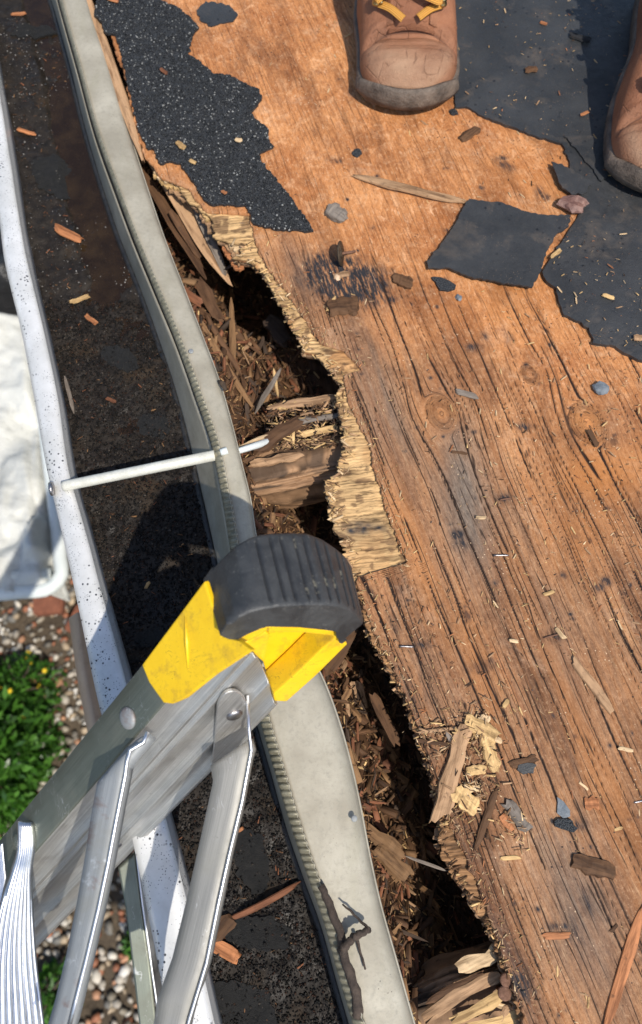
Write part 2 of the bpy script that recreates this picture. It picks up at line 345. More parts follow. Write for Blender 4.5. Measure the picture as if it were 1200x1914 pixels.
MD = deck_mat(); MW = piece_mat('broken_wood'); MWC = piece_mat('cross_ply_wood', (420, 30, 420), (1800, 140, 1800), dark=.22); MB = piece_mat('rotten_beam_wood', (120, 10, 120), (800, 50, 800), dark=.3)
MF = felt_mat(); MFD = simple('sodden_felt', (.004, .004, .004), (.013, .012, .011), 200, .75, 0, 1, .002); MS = shingle_mat(); MG = gran_mat(); MG2 = gran2_mat(); ML = lip_mat(); MFL = flash_mat()
MA = alu_mat('ladder_aluminium', (.74, .73, .70), .50, .35); MAD = alu_mat('dull_brace_aluminium', (.36, .35, .32), .55, .4, metal=.35); MA2 = alu_mat('flange_aluminium_shaded', (.30, .32, .265), .55, .6)  # MA2: rail metal darkened, the flange's shade is in its colour
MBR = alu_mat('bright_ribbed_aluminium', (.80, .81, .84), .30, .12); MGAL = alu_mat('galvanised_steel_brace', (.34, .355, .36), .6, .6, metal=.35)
MGW = simple('grey_gutter_metal', (.27, .24, .18), (.38, .345, .27), 30, .55, .12, .2)
MY = yellow_mat(); MR = rubber_mat(); MDB = debris_mat(); MWA = water_mat(); MLE = leather_mat()
MSO = simple('worn_brown_rubber_sole', (.045, .034, .027), (.17, .13, .10), 55, .7, 0, .9, .0016)
MLA = None
def lace_mat():
    m = M('woven_yellow_lace'); g = m.sep(m.attr('grain')); w = m.ma(m.ma(g[0], 6000), 0, 'ADD'); s = m.ma(m.ma(g[0], 3800), 0, 'SINE'); r = m.ma(m.ma(g[1], 5200), 0, 'SINE')
    k = m.ma(s, r); col = m.mix(m.mr(s, -1, .2, 1, 0), (.62, .30, .05), (.34, .15, .022))
    return m.p(col=col, rough=.7, normal=m.bump(m.ma(s, m.ma(r, .5), 'ADD'), .5, .0006))
MLA = lace_mat()
MBRASS = simple('aged_brass', (.45, .36, .16), (.62, .52, .27), 200, .28, 1, .2)
MRU = simple('rusty_steel', (.13, .062, .035), (.24, .125, .08), 300, .75, .3, .6)
MRD = simple('dark_rusted_disc', (.045, .035, .025), (.10, .07, .045), 260, .55, .6, .6)
MST = simple('dull_steel_staple', (.30, .28, .28), (.42, .40, .40), 300, .35, 1, .2)
MST2 = simple('dark_granule_stone', (.10, .12, .14), (.19, .21, .23), 200, .6, 0, .5)
MRS = simple('mottled_pink_stone', (.10, .045, .035), (.24, .13, .10), 180, .45, 0, .5)
MPEB = tint_mat('garden_pebbles', .6, .4, 70); MLF = leaf_mat()
MTARP = simple('white_plastic_sheet', (.50, .50, .465), (.60, .60, .56), 5, .5, 0, .5, .012)
MPIPE = simple('white_painted_tube', (.60, .64, .62), (.72, .75, .73), 8, .35, 0, .1)
MBLK = simple('crumpled_black', (.012, .013, .015), (.03, .03, .032), 9, .35, 0, .6, .01)
MEARTH = simple('brown_earth', (.055, .04, .026), (.12, .09, .06), 9, .95, 0, .8, .02)
MBRICK = simple('red_brick', (.16, .055, .03), (.27, .10, .055), 30, .85, 0, .5, .004)
MTAN = simple('tan_timber', (.55, .36, .22), (.68, .48, .32), 12, .7, 0, .3)
MTROU = simple('brown_canvas_trousers', (.07, .055, .04), (.11, .085, .06), 60, .9, 0, .4)
MWALL = simple('cream_house_wall', (.45, .42, .36), (.55, .52, .45), 6, .8, 0, .3, .004)
MSKIN = simple('skin', (.42, .24, .17), (.5, .3, .22), 60, .5, 0, .2)

# ------------------------------------------------------------------ outlines measured off the photograph
HEM = [(20, -330), (85, -120), (116, 0), (150, 120), (186, 250), (222, 350), (256, 440), (298, 540), (340, 640), (375, 735), (408, 830), (425, 910), (441, 1000), (455, 1110), (475, 1220), (500, 1335), (530, 1440), (560, 1540), (590, 1630), (622, 1720), (650, 1820), (682, 1925), (740, 2150), (860, 2600)]
FLR = [(85, -330), (135, -120), (166, 0), (206, 125), (240, 240), (272, 340), (306, 440), (345, 540), (378, 625), (408, 705), (430, 780), (450, 860), (466, 925), (478, 1000), (500, 1080), (545, 1170), (600, 1258), (632, 1340), (655, 1420), (675, 1510), (692, 1600), (712, 1690), (740, 1790), (775, 1914), (845, 2150), (960, 2600)]
LEG = [(-20, -330), (52, -120), (95, 0), (130, 120), (162, 250), (192, 350), (222, 440), (262, 540), (298, 640), (330, 740), (358, 850), (382, 950), (402, 1040), (420, 1120), (445, 1220), (478, 1345), (508, 1450), (536, 1550), (567, 1640), (600, 1730), (628, 1830), (655, 1925), (705, 2150), (810, 2600)]
LPR = [(-60, -330), (-42, -100), (-22, 60), (-4, 160), (18, 300), (36, 420), (50, 490), (80, 620), (105, 740), (130, 890), (155, 980), (190, 1110), (237, 1280), (300, 1500), (345, 1670), (400, 1914), (470, 2200), (580, 2600)]
LPL = [(-100, -330), (-82, -100), (-58, 60), (-40, 160), (-18, 300), (0, 420), (12, 500), (40, 620), (63, 740), (92, 890), (113, 980), (143, 1110), (176, 1270), (230, 1490), (270, 1665), (318, 1914), (380, 2200), (480, 2600)]
E1 = [(60, -900), (120, -330), (185, 0), (235, 150), (268, 290), (300, 330), (352, 352), (385, 395), (465, 400), (471, 428), (485, 470), (500, 500), (545, 560), (598, 640), (645, 655), (678, 690), (640, 702), (655, 760), (690, 825), (701, 880), (722, 950), (745, 1020), (761, 1052), (665, 1078), (680, 1130), (700, 1185), (742, 1265), (770, 1330), (792, 1395), (815, 1470), (836, 1530), (858, 1580), (893, 1650), (915, 1715), (935, 1775), (962, 1850), (980, 1914), (1060, 2200), (1200, 2600)]
E2 = [(60, -900), (115, -330), (180, 0), (230, 150), (262, 280), (292, 318), (335, 345), (352, 372), (392, 402), (400, 440), (430, 478), (445, 470), (452, 452), (462, 480), (490, 502), (520, 560), (560, 632), (566, 652), (592, 656), (622, 697), (640, 716), (627, 735), (640, 790), (641, 850), (632, 862), (634, 882), (609, 896), (616, 940), (624, 985), (640, 1003), (650, 1070), (662, 1092), (672, 1140), (688, 1190), (722, 1250), (757, 1320), (780, 1390), (802, 1450), (820, 1530), (815, 1572), (830, 1610), (847, 1642), (868, 1668), (886, 1705), (905, 1730), (922, 1765), (944, 1830), (960, 1880), (972, 1914), (1050, 2200), (1190, 2600)]
def xof(lst, z=0.0):
    w = PL(lst, z); o = np.argsort(w[:, 1]); ys = w[o, 1]; xs = w[o, 0]
    return lambda y: np.interp(y, ys, xs)
xe1, xe2 = xof(E1), xof(E2); xfl = xof(FLR); xlg = xof(LEG, -.05); xlp = xof(LPR, -.022); xhem = xof(HEM)
Y0, Y1 = -.36, 1.25

# ------------------------------------------------------------------ ground, wall
def big_plane(name, z, mat, s=600):
    return tag(mesh(name, [(-s, -s, z), (s, -s, z), (s, s, z), (-s, s, z)], [(0, 1, 2, 3)], mat), kind='structure')
GZ = -2.4
big_plane('ground', GZ, MEARTH)
wall = mesh('house_wall', [(-.02, -8, GZ), (9, -8, GZ), (9, 9, GZ), (-.34, 9, GZ), (-.02, -8, -.3), (9, -8, -.3), (9, 9, -.3), (-.34, 9, -.3)], [(0, 1, 5, 4), (1, 2, 6, 5), (2, 3, 7, 6), (3, 0, 4, 7), (4, 5, 6, 7)], MWALL)
# keep the wall inside the roof edge, following the gutter
ya, yb = -2.5, 4.0
ga, gb = xhem(-.3), xhem(1.1); sl_ = (gb - ga) / 1.4
wx = lambda y: ga + sl_ * (y + .3) + .10
wv = [(wx(ya), ya), (6, ya), (6, yb), (wx(yb), yb)]
for i in range(4):
    wall.data.vertices[i].co = (*wv[i], GZ); wall.data.vertices[i + 4].co = (*wv[i], -.30)
tag(wall, kind='structure')

# ------------------------------------------------------------------ plywood deck
def grains(x, y):
    a = .33 + .10 * np.sin(y * 5.0 + .6) - .05 * x
    u = x + .33 * y + .006 * np.sin(y * 6 + x * 5) + .006 * (fb(x * 7, y * 5, 5, 2) - .5)
    v = y - .33 * x
    kn = np.zeros_like(x)
    for (kx, ky, R, k) in KN:
        dx = x - kx; dy = y - ky; du = dx + .33 * dy; dv = dy - .33 * dx
        r2 = (du / R) ** 2 + (dv / (R * 1.5)) ** 2
        u = u - du * 0.55 * np.exp(-r2 * .55) * k
        rr = np.sqrt(r2); w = np.exp(-(rr / .55) ** 4) * k
        u = u * (1 - w) + (kx + rr * R * .9) * w; kn = np.maximum(kn, np.exp(-(rr / .75) ** 3))
    return u, v, kn
KN = []
for a, b, R, k in [(825, 772, .020, 1), (990, 700, .011, 1), (1100, 790, .022, 1), (1000, 250, .02, .4), (620, 980, .008, .5)]:
    p = P(a, b); KN.append((p[0], p[1], R, k))
def blob(x, y, lst):
    r = np.zeros_like(x)
    for px, py, wpx, hpx, ang, st in lst:
        c = P(px, py); m_ = mpp(0, py); an = math.radians(ang); dx = x - c[0]; dy = y - c[1]
        a = (dx * math.cos(an) + dy * math.sin(an)) / (wpx * m_); b = (-dx * math.sin(an) + dy * math.cos(an)) / (hpx * m_)
        r = np.maximum(r, st * np.exp(-(a * a + b * b)))
    return r
ydn = np.arange(-.17, .90, .0014); rows = np.r_[np.linspace(-1.6, -.18, 22), ydn, np.linspace(.92, 2.6, 26)]
nd = 400; t = np.r_[np.linspace(0, 1, nd), 1 + np.linspace(.02, 1, 16) ** 1.5]
def jedge(xf, y, amp, fr, s):
    return xf(y) + (vn(y * fr, 0 * y, s) - .5) * amp + (vn(y * fr * 3.3, 0 * y, s + 1) - .5) * amp * .6
xl = jedge(xe1, rows, .0030, 150, 11) + .0022 * (np.floor(3 * vn(rows * 330, 0 * rows, 14)) / 3 - .3)
XR = .45; kw = np.ones(61) / 61; xs = np.convolve(np.pad(xe1(rows), 30, mode='edge'), kw, 'valid')
near = 1 - sm(0, .075, np.clip(t, 0, 1)[None, :] * (XR - xs[:, None]))
x = np.where(t[None, :] <= 1, xs[:, None] + (xl - xs)[:, None] * near + t[None, :] * (XR - xs[:, None]), XR + (t[None, :] - 1) * 1.9)
y = np.broadcast_to(rows[:, None], x.shape).copy()
u, v_, kn = grains(x, y)
py_of = lambda y_: 957 - F * ((y_ * cS - H * sS) / (H * cS + y_ * sS))
pyv = py_of(y); reg = sm(430, 900, pyv + 260 * (fb(x * 9, y * 9, 31, 3) - .5) - 350 * sm(.0, .35, x - xe1(y)) * 1 + 260 * sm(.1, 0, x - xe1(y)))
def cracks(K, wa, wf, vf, w, mk, s_):
    ph = u * K + wa * vn(u * wf, v_ * vf, s_) + .18 * vn(u * 90, v_ * 24, s_ + 1); idn = np.floor(ph + .5); d_ = np.abs(ph - idn) / K
    m_ = sm(mk, mk + .10, .75 * vn(v_ * 5.5 + idn * 13.7, idn * 7.3, s_ + 2) + .25 * vn(v_ * 30 + idn * 3.1, idn, s_ + 3)); wv = w * (.35 + 1.1 * vn(v_ * 26 + idn * 5.1, idn * 1.7, s_ + 4)) * m_
    return sm(wv + .0004, wv * .4, d_) * sm(0, .4, m_)
c1 = cracks(62, .75, 38, .8, .00075, .50, 1); c2 = .75 * cracks(150, .9, 90, 4, .0004, .56, 7)
crk = np.maximum(c1, c2) * (.10 + .90 * sm(380, 640, pyv + 120 * (fb(x * 12, y * 12, 8, 2) - .5))) * (1 - .5 * kn)
zz = -.0017 * crk + .0010 * (fb(u * 90, v_ * 5, 9, 3) - .5) + .0008 * (fb(x * 90, y * 90, 10, 3) - .5) + .006 * (fb(x * 5, y * 5, 12, 2) - .5) * sm(0, .06, x - xe1(y))
grey = blob(x, y, [(868, 930, 48, 150, 4, 1.25), (800, 1290, 60, 150, 15, .25), (1080, 1690, 60, 170, 15, .8), (1050, 1750, 60, 60, 0, .35), (715, 760, 45, 150, 15, .7), (1150, 820, 40, 60, 0, .3), (560, 500, 30, 90, 15, .4), (960, 1420, 80, 220, 15, .25), (1060, 1230, 40, 160, 15, .45)]) * (.55 + .9 * (fb(u * 60, v_ * 8, 41, 3) - .2))
SP = [(645, 525, 72, 44, -20, 2.2), (603, 480, 14, 12, 0, 1.), (570, 495, 12, 9, 0, 1.1), (622, 300, 14, 7, 0, .6), (855, 1000, 14, 10, 0, 1.1), (862, 1015, 18, 16, 30, .8), (785, 1205, 22, 6, 0, .8), (873, 1150, 9, 10, 0, 1.2), (898, 1248, 22, 10, 0, 1.3), (916, 1235, 9, 7, 0, .8), (1030, 1190, 24, 14, 0, .9), (1120, 1098, 10, 8, 0, 1.2), (1132, 1088, 9, 9, 0, 1.3), (885, 650, 14, 10, 0, 1.), (980, 797, 13, 8, 0, 1.), (1148, 825, 10, 8, 0, 1.3), (1132, 832, 8, 6, 0, 1.1), (968, 1835, 26, 42, 10, .95), (1070, 1745, 26, 50, 10, .5), (1045, 1732, 22, 7, 0, 1.), (1096, 1690, 14, 30, 10, .6), (770, 1300, 10, 50, 15, .5), (795, 1290, 8, 60, 15, .35), (733, 560, 12, 8, 0, 1.2), (945, 310, 20, 9, -40, 1.1), (938, 297, 10, 6, 0, 1.1), (1010, 362, 9, 18, 0, 1.1), (900, 352, 6, 5, 0, 1.1), (630, 303, 10, 5, 0, .9), (1022, 370, 8, 10, 0, .8), (745, 1105, 7, 14, 20, .4), (700, 1115, 6, 20, 20, .6), (735, 1165, 8, 30, 20, .5), (945, 930, 14, 9, 0, .9), (905, 630, 8, 10, 20, .7), (952, 630, 8, 14, 20, .5), (1150, 1000, 6, 5, 0, 1.), (1135, 950, 6, 5, 0, 1.), (1075, 1003, 7, 7, 0, .9), (1053, 1076, 7, 6, 0, 1.1), (926, 1089, 5, 5, 0, 1.), (1102, 1010, 5, 5, 0, 1.), (1075, 820, 9, 20, -20, .5), (1165, 1110, 8, 6, 0, .5), (1120, 1500, 10, 8, 0, .5), (1080, 1540, 20, 12, 0, .7)]  # mostly stains; the flat spot above the pinkish chip is its painted shadow
rs = np.random.RandomState(5)
for i in range(120):
    qx, qy = rs.uniform(620, 1200), rs.uniform(20, 1900); SP.append((qx, qy, rs.uniform(2.5, 6), rs.uniform(2.5, 5), 0, rs.uniform(.7, 1.3)))
dark = blob(x, y, [SP[0]])
for s_ in SP[1:]:   # small ones only touch their neighbourhood
    c = P(s_[0], s_[1]); m_ = mpp(0, s_[1]) * 3.2 * max(s_[2], s_[3]); w = (np.abs(x - c[0]) < m_) & (np.abs(y - c[1]) < m_)
    if w.any(): dark[w] = np.maximum(dark[w], blob(x[w], y[w], [s_]))
dark = np.maximum(dark, .5 * sm(.02, .0, x - xe1(y)) * sm(1150, 1300, pyv) * (fb(x * 60, y * 30, 77, 3)))
orng = blob(x, y, [(1120, 880, 100, 60, 20, 1.1), (1090, 990, 60, 80, 0, .6), (950, 560, 120, 70, 10, .5), (640, 880, 1, 1, 0, 0), (1000, 330, 90, 60, 0, .4), (770, 1010, 22, 190, 16, .55), (900, 1260, 25, 200, 14, .5), (1080, 1350, 22, 300, 16, .55), (825, 772, 34, 26, 0, .6), (1100, 790, 34, 26, 0, .7), (1150, 1500, 25, 200, 20, .5)])
kx_ = np.maximum(kn * .35, 0)
att = dict(grain=np.stack([u, v_, 0 * u], -1).reshape(-1, 3), mask=np.stack([np.clip(grey, 0, 1), np.clip(dark, 0, 1.), np.clip(orng, 0, 1) * .6], -1).reshape(-1, 3), region=np.clip(reg * (1 - .6 * kn), 0, 1).ravel(), crk=crk.ravel())
deck = thing('plywood_sheet', 'weathered orange-brown plywood roof sheet with cracked grain and rotten broken left edge', 'plywood sheet')
V = np.stack([x, y, zz], -1)
# edge skirt: the broken face of the top veneer
sk = V[:, :1].copy(); sk[..., 2] -= .0032; sk[..., 0] -= .0003
Vf = np.concatenate([sk, V], 1); nr, nc = Vf.shape[:2]
pad = lambda a: np.concatenate([a.reshape(len(rows), -1)[:, :1] if a.ndim == 1 else a.reshape(len(rows), len(t), 3)[:, :1], a.reshape(len(rows), -1) if a.ndim == 1 else a.reshape(len(rows), len(t), 3)], 1).reshape(nr * nc, *([3] if a.ndim > 1 else []))
mesh('top_veneer', Vf.reshape(-1, 3), gridf(nr, nc), MD, deck, False, {k: pad(a) for k, a in att.items()})

# lower veneers showing along the broken edge
def tint3(c, n, s=0, var=.12):
    r = np.random.RandomState(s); return np.array(c)[None, :] * (1 + r.normal(size=(n, 1)) * var)
def fingers(yv, amp, fr, s):       # splintered ends of cross-grain fibres
    k = np.floor(yv * fr + 2.2 * vn(yv * fr * .23, 0 * yv, s)); h = _T[(k.astype(int) * 7 + s * 31) & 511, (k.astype(int) + s) & 511]
    return (h - .5) * amp
def ply(name, xf, off, wdt, z, th, amp, fr, s, col, cross, ya, yb, relief=.0008, mat=None, soft=None):
    yr = np.arange(ya, yb, .0009); xa = xf(yr) + off + fingers(yr, amp, fr, s) + (vn(yr * 90, 0 * yr, s) - .5) * amp * .8
    n = max(10, int(wdt / .0011)); tt = np.linspace(0, 1, n); x = xa[:, None] + tt[None, :] * (wdt + (xf(yr) + off - xa)[:, None]); y = np.broadcast_to(yr[:, None], x.shape)
    if cross: gu = y - .12 * x + .0035 * fb(x * 45, y * 30, s, 3) + .0012 * fb(x * 240, y * 160, s + 1, 2); gv = x
    else: gu = x + .33 * y; gv = y
    rel = (fb(gu * 700, gv * 22, s + 3, 3) - .5) * 2.4 * relief + (fb(x * 60, y * 60, s + 5, 3) - .5) * 2 * relief
    gap = sm(.10, .02, np.abs(.75 * vn(gu * 330, gv * 22, s + 8) + .25 * vn(gu * 900, gv * 90, s + 18) - .5)) * sm(.42, .6, vn(gu * 110, gv * 45, s + 9)) * .8
    zz = z + rel - gap * .0011 - .0006 * sm(.25, 0, tt)[None, :]
    sk = np.stack([x[:, :1] + .0002, y[:, :1], zz[:, :1] - th], -1); V = np.concatenate([sk, np.stack([x, y, zz], -1)], 1); nr, nc = V.shape[:2]
    G = np.stack([gu, gv, 0 * gu], -1); G = np.concatenate([G[:, :1], G], 1)
    c = np.array(col)[None, None, :] * (.55 + .9 * fb(x * 45, y * 45, s + 12, 3))[..., None] * (1 - .75 * gap)[..., None]
    if soft is not None: c = soft(x, y, c)
    c = np.concatenate([c[:, :1] * .7, c], 1)
    return mesh(name, V.reshape(-1, 3), gridf(nr, nc), mat or MWC, deck, False, dict(grain=G.reshape(-1, 3), tint=c.reshape(-1, 3)))
def stain(x, y, c):
    k = np.clip(blob(x, y, [(672, 985, 30, 14, 8, 1.2), (705, 985, 18, 8, 0, .9)]) * (1.6 * fb(x * 160, y * 200, 3, 3)), 0, 1)[..., None]
    return c * (1 - k) + np.array([.035, .035, .04]) * k
def topb(x, y, c):
    k = np.clip(sm(620, 760, py_of(y)) * 1.0, 0, 1)[..., None]
    b = sm(.5, .62, fb(x * 60, y * 40, 91, 3))[..., None] * (1 - k * .7) * (1 - sm(500, 470, py_of(y)))[..., None]
    c = c * (1 - .75 * b) + np.array([.36, .15, .05]) * .75 * b
    q = (sm(690, 705, py_of(y)) * sm(800, 770, py_of(y)) * sm(.35, .6, fb(x * 50, y * 60, 93, 3)))[..., None]; c = c * (1 - .6 * q) + np.array([.24, .13, .06]) * .6 * q
    d = sm(.60, .66, fb(x * 110, y * 130, 95, 3))[..., None]; c = c * (1 - .65 * d) + np.array([.12, .06, .03]) * .65 * d
    return stain(x, y, c)
ytop, ybm = P(600, 300)[1], P(600, 1930)[1]; ymid = P(600, 1085)[1]
ply('middle_veneer', xe2, 0, .062, -.0030, .003, .0042, 420, 3, (.60, .385, .18), True, ymid, ytop, soft=topb)
ply('middle_veneer', xe2, .002, .045, -.0034, .003, .0034, 520, 4, (.34, .18, .08), True, -.5, ymid - .001, soft=None)
ply('lower_veneer', xe2, .0035, .05, -.0064, .003, .0036, 260, 6, (.26, .12, .052), False, -.5, ytop - .02)
ply('lower_veneer', xe2, .0012, .05, -.0096, .003, .0045, 400, 8, (.30, .18, .10), True, -.5, ytop - .03)
ply('lower_veneer', xe2, .004, .06, -.0128, .003, .005, 140, 10, (.20, .10, .05), False, -.5, ytop)

# ------------------------------------------------------------------ loose wood: splinters of many sizes
TINT = dict(pale=(.66, .47, .27), straw=(.58, .38, .17), tan=(.38, .23, .125), orange=(.42, .17, .07), red=(.19, .075, .036), brown=(.105, .052, .024), umber=(.21, .115, .052), dark=(.055, .034, .022), grey=(.21, .175, .145), black=(.02, .02, .022))
def splinter(L, w, th, tint, seed, bend=0, rag=.25, n=7, k=6):
    """a torn sliver lying along X: lens-like section, torn ends"""
    r = np.random.RandomState(seed); V = []; G = []; k = max(k, 8)
    ss = np.sign(np.linspace(-1, 1, n)) * np.abs(np.linspace(-1, 1, n)) ** .8 * .5; sharp = .35 if L > 7 * w else 1.0
    ends = np.interp(np.abs(ss) * 2, [0, .5, .8, 1], [1, .98, .6 + .38 * sharp, sharp * (.55 + .35 * r.rand())]); o = r.rand(2) * 5
    kk = max(4, n // 2); wl = np.interp(ss, np.linspace(-.5, .5, kk), 1 + (r.rand(kk) - .5) * rag * 1.2); wr = np.interp(ss, np.linspace(-.5, .5, kk), 1 + (r.rand(kk) - .5) * rag * 1.2); tk = np.interp(ss, np.linspace(-.5, .5, kk), 1 + (r.rand(kk) - .5) * rag); cc = np.interp(ss, np.linspace(-.5, .5, kk), (r.rand(kk) - .5) * w * rag * .6)
    eJ = (r.rand(2, k) - .5) * min(L * .22, w * 1.3) * (.5 + rag); fr_ = 1 + (r.rand(k) - .5) * .3
    for i, s in enumerate(ss):
        tt = th * .5 * tk[i] * (.55 + .45 * ends[i]); cy = cc[i] + bend * L * (s * s * 4 - 1) * .25; cz = bend * .3 * L * math.cos(s * 3)
        for j in range(k):
            a = 2 * math.pi * j / k + .3; ww = w * .5 * ends[i] * (wl[i] if math.cos(a) < 0 else wr[i]); jx = eJ[0, j] if i == 0 else (eJ[1, j] if i == n - 1 else 0)
            yy_ = cy + ww * math.cos(a) * fr_[j]; V.append((s * L + jx, yy_, cz + tt * np.sign(math.sin(a)) * abs(math.sin(a)) ** .6 * (1 + (r.rand() - .5) * .35)))
            G.append((yy_ + o[0], s * L + o[1], tt * math.sin(a)))
    fs = [tuple(q) for q in gridf(n, k, True)] + [tuple(range(k))[::-1], tuple(range((n - 1) * k, n * k))]
    c = np.array(TINT[tint]) * (.85 + .3 * r.rand())
    return np.array(V), fs, dict(grain=np.array(G), tint=np.tile(c, (len(V), 1)) * (1 + (r.rand(len(V), 1) - .5) * .25))
def lay(px0, py0, px1, py1, wpx, z, tint, label, seed, cat='wood splinter', name='wood_splinter', th=None, z1=None, group=None, bend=0, rag=.3, n=9):
    a = P(px0, py0, z); b = P(px1, py1, z if z1 is None else z1); w = wpx * mpp(z, (py0 + py1) / 2); L = np.linalg.norm(b - a); th = th or w * .35
    V, fs, at = splinter(L, w, th, tint, seed, bend, rag, n)
    o = mesh(name, V, fs, MW, None, False, at); d = Vector(b - a).normalized()
    xa = d; ya_ = Vector((0, 0, 1)).cross(xa).normalized(); za = xa.cross(ya_)
    o.matrix_world = Matrix((( xa.x, ya_.x, za.x, (a[0] + b[0]) / 2), (xa.y, ya_.y, za.y, (a[1] + b[1]) / 2), (xa.z, ya_.z, za.z, (a[2] + b[2]) / 2 + th * .42), (0, 0, 0, 1)))
    return tag(o, label, cat, group)
def swarm(name, n, sampler, sizes, tints, seed, mat=MW, parent=None, tilt=.5, label=None, az=None, th=.3, kind='stuff', cat=None):
    """thousands of small slivers joined as stuff: 12 triangles each"""
    r = np.random.RandomState(seed); base = np.array([(-.5, -.5, -.5), (.5, -.35, -.5), (.5, .35, -.5), (-.5, .5, -.5), (-.45, -.4, .5), (.42, -.3, .5), (.5, .2, .5), (-.5, .35, .5)])
    fc = np.array([(0, 3, 2, 1), (4, 5, 6, 7), (0, 1, 5, 4), (1, 2, 6, 5), (2, 3, 7, 6), (3, 0, 4, 7)])
    pts = sampler(n, r); n = len(pts); L = sizes[0] + (sizes[1] - sizes[0]) * r.rand(n) ** 2.2; w = L * (.09 + .24 * r.rand(n)) * (sizes[0] / L) ** .35 * 1.5; h = w * th * (.5 + r.rand(n))
    B = base[None] * (1 + .5 * (r.rand(n, 8, 1) - .5)) * np.stack([L, w, h], -1)[:, None, :]
    a = r.rand(n) * 2 * math.pi if az is None else az + r.normal(size=n) * .7; tl = r.normal(size=n) * tilt * .5; rl = r.normal(size=n) * tilt
    def rot(ax, an):
        c, s = np.cos(an), np.sin(an); R = np.zeros((n, 3, 3)); i, j = [(1, 2), (2, 0), (0, 1)][ax]; R[:, ax, ax] = 1; R[:, i, i] = c; R[:, j, j] = c; R[:, i, j] = -s; R[:, j, i] = s; return R
    R = rot(2, a) @ rot(1, tl) @ rot(0, rl); V = np.einsum('nij,nkj->nki', R, B) + pts[:, None, :]
    G = np.repeat(np.stack([B[..., 1], B[..., 0], B[..., 2]], -1), 1, 0) + (r.rand(n, 1, 3) * 3)
    tc = np.array([TINT[k] if isinstance(k, str) else k for k in tints])[r.randint(len(tints), size=n)] * (.7 + .6 * r.rand(n, 1)); T = np.repeat(tc[:, None, :], 8, 1)
    fa = (fc[None] + 8 * np.arange(n)[:, None, None]).reshape(-1, 4)
    o = mesh(name, V.reshape(-1, 3), fa, mat, parent, False, dict(grain=G.reshape(-1, 3), tint=T.reshape(-1, 3)))
    return tag(o, label, cat, None, kind)

# rotten litter bed in the open eave between the flashing and the plywood
def zlit(x, y):
    d = x - xfl(y); lf = sm(500, 560, py_of(y)) * sm(790, 740, py_of(y)); z = -.020 - (1.7 - .9 * lf) * np.clip(d, 0, .062 + .02 * lf) - .010 * sm(.0, .02, d)
    z = z - .012 * sm(.78, .55, y) * 0 + .016 * (fb(x * 32, y * 32, 51, 4) - .5) + .006 * (fb(x * 160, y * 160, 52, 3) - .5)
    py = py_of(y); z = z - .050 * sm(500, 420, py) - .006 * sm(1150, 1250, py) 
    return z
yr = np.arange(Y0, Y1, .0022); tt = np.linspace(-.004, .24, 100); x = xfl(yr)[:, None] + tt[None, :]; y = np.broadcast_to(yr[:, None], x.shape)
z = zlit(x, y); gu = x + .2 * y; tc = np.array(TINT['brown'])[None, None] * (.25 + 1.1 * fb(x * 120, y * 120, 55, 3))[..., None]
tag(mesh('rotten_wood_bed', np.stack([x, y, z], -1).reshape(-1, 3), gridf(*x.shape), MW, None, False, dict(grain=np.stack([gu, y, 0 * y], -1).reshape(-1, 3), tint=tc.reshape(-1, 3))), 'dark crumbling rotten wood mass filling the open eave under the plywood edge', 'rotten wood', None, 'stuff')
def samp_cav(w=.12, lift=.004, p0=-.34, p1=1.1):
    def f(n, r):
        y = p0 + (p1 - p0) * r.rand(n); d = .001 + w * r.rand(n) ** 1.2; x = xfl(y) + d; return np.stack([x, y, zlit(x, y) + lift * r.rand(n)], -1)
    return f
swarm('rotten_wood_crumbs', 16000, samp_cav(.11, .004), (.002, .011), ['brown', 'umber', 'dark', 'red', 'brown', 'straw', 'umber', 'dark'], 21, label='fine brown crumbs and slivers of rotten wood filling the eave hollow', cat='wood crumbs', tilt=.8)
swarm('rotten_wood_slivers', 2200, samp_cav(.10, .008), (.009, .026), ['brown', 'umber', 'red', 'brown', 'dark', 'umber'], 22, label='tangled slivers of rotten wood heaped in the eave hollow', cat='wood slivers', tilt=.6, az=1.9)
# larger fragments: one object each
kinds = []
for i in range(14):
    tn = ['brown', 'umber', 'red', 'umber', 'brown', 'tan', 'dark'][i % 7]; kinds.append(splinter(1, .13 + .09 * (i % 3), .05, tn, 300 + i, rag=.6, n=7, k=5))
kme = []
for i, (V, fs, at) in enumerate(kinds):
    o = mesh('wood_fragment', V * .03, fs, MW, None, False, {'grain': at['grain'] * np.array([.03, .03, .03]) + 1, 'tint': at['tint']}); kme.append(o)
r = np.random.RandomState(44); first = set()
GL = 'torn fragment of rotten brown wood lying in the eave hollow beside the flashing'; GG = 'rotten wood fragments in the eave hollow'
def put_frag(i, loc, az, tl, sc, mid, label=GL, group=GG):
    if mid not in first: first.add(mid); o = kme[mid]
    else: o = kme[mid].copy(); COL.objects.link(o)
    o.location = loc; o.rotation_euler = (r.normal() * .5, tl, az); o.scale = (sc, sc * r.uniform(.6, 1.3), sc); tag(o, label, 'wood fragment', group)
for i in range(210):
    y = r.uniform(-.10, .48); x = xfl(y) + .003 + .06 * r.rand() ** 1.1; put_frag(i, (x, y, float(zlit(np.array(x), np.array(y))) + .003 + .006 * r.rand()), 1.9 + r.normal() * .8, r.normal() * .25, r.uniform(.28, .85), i % 14)
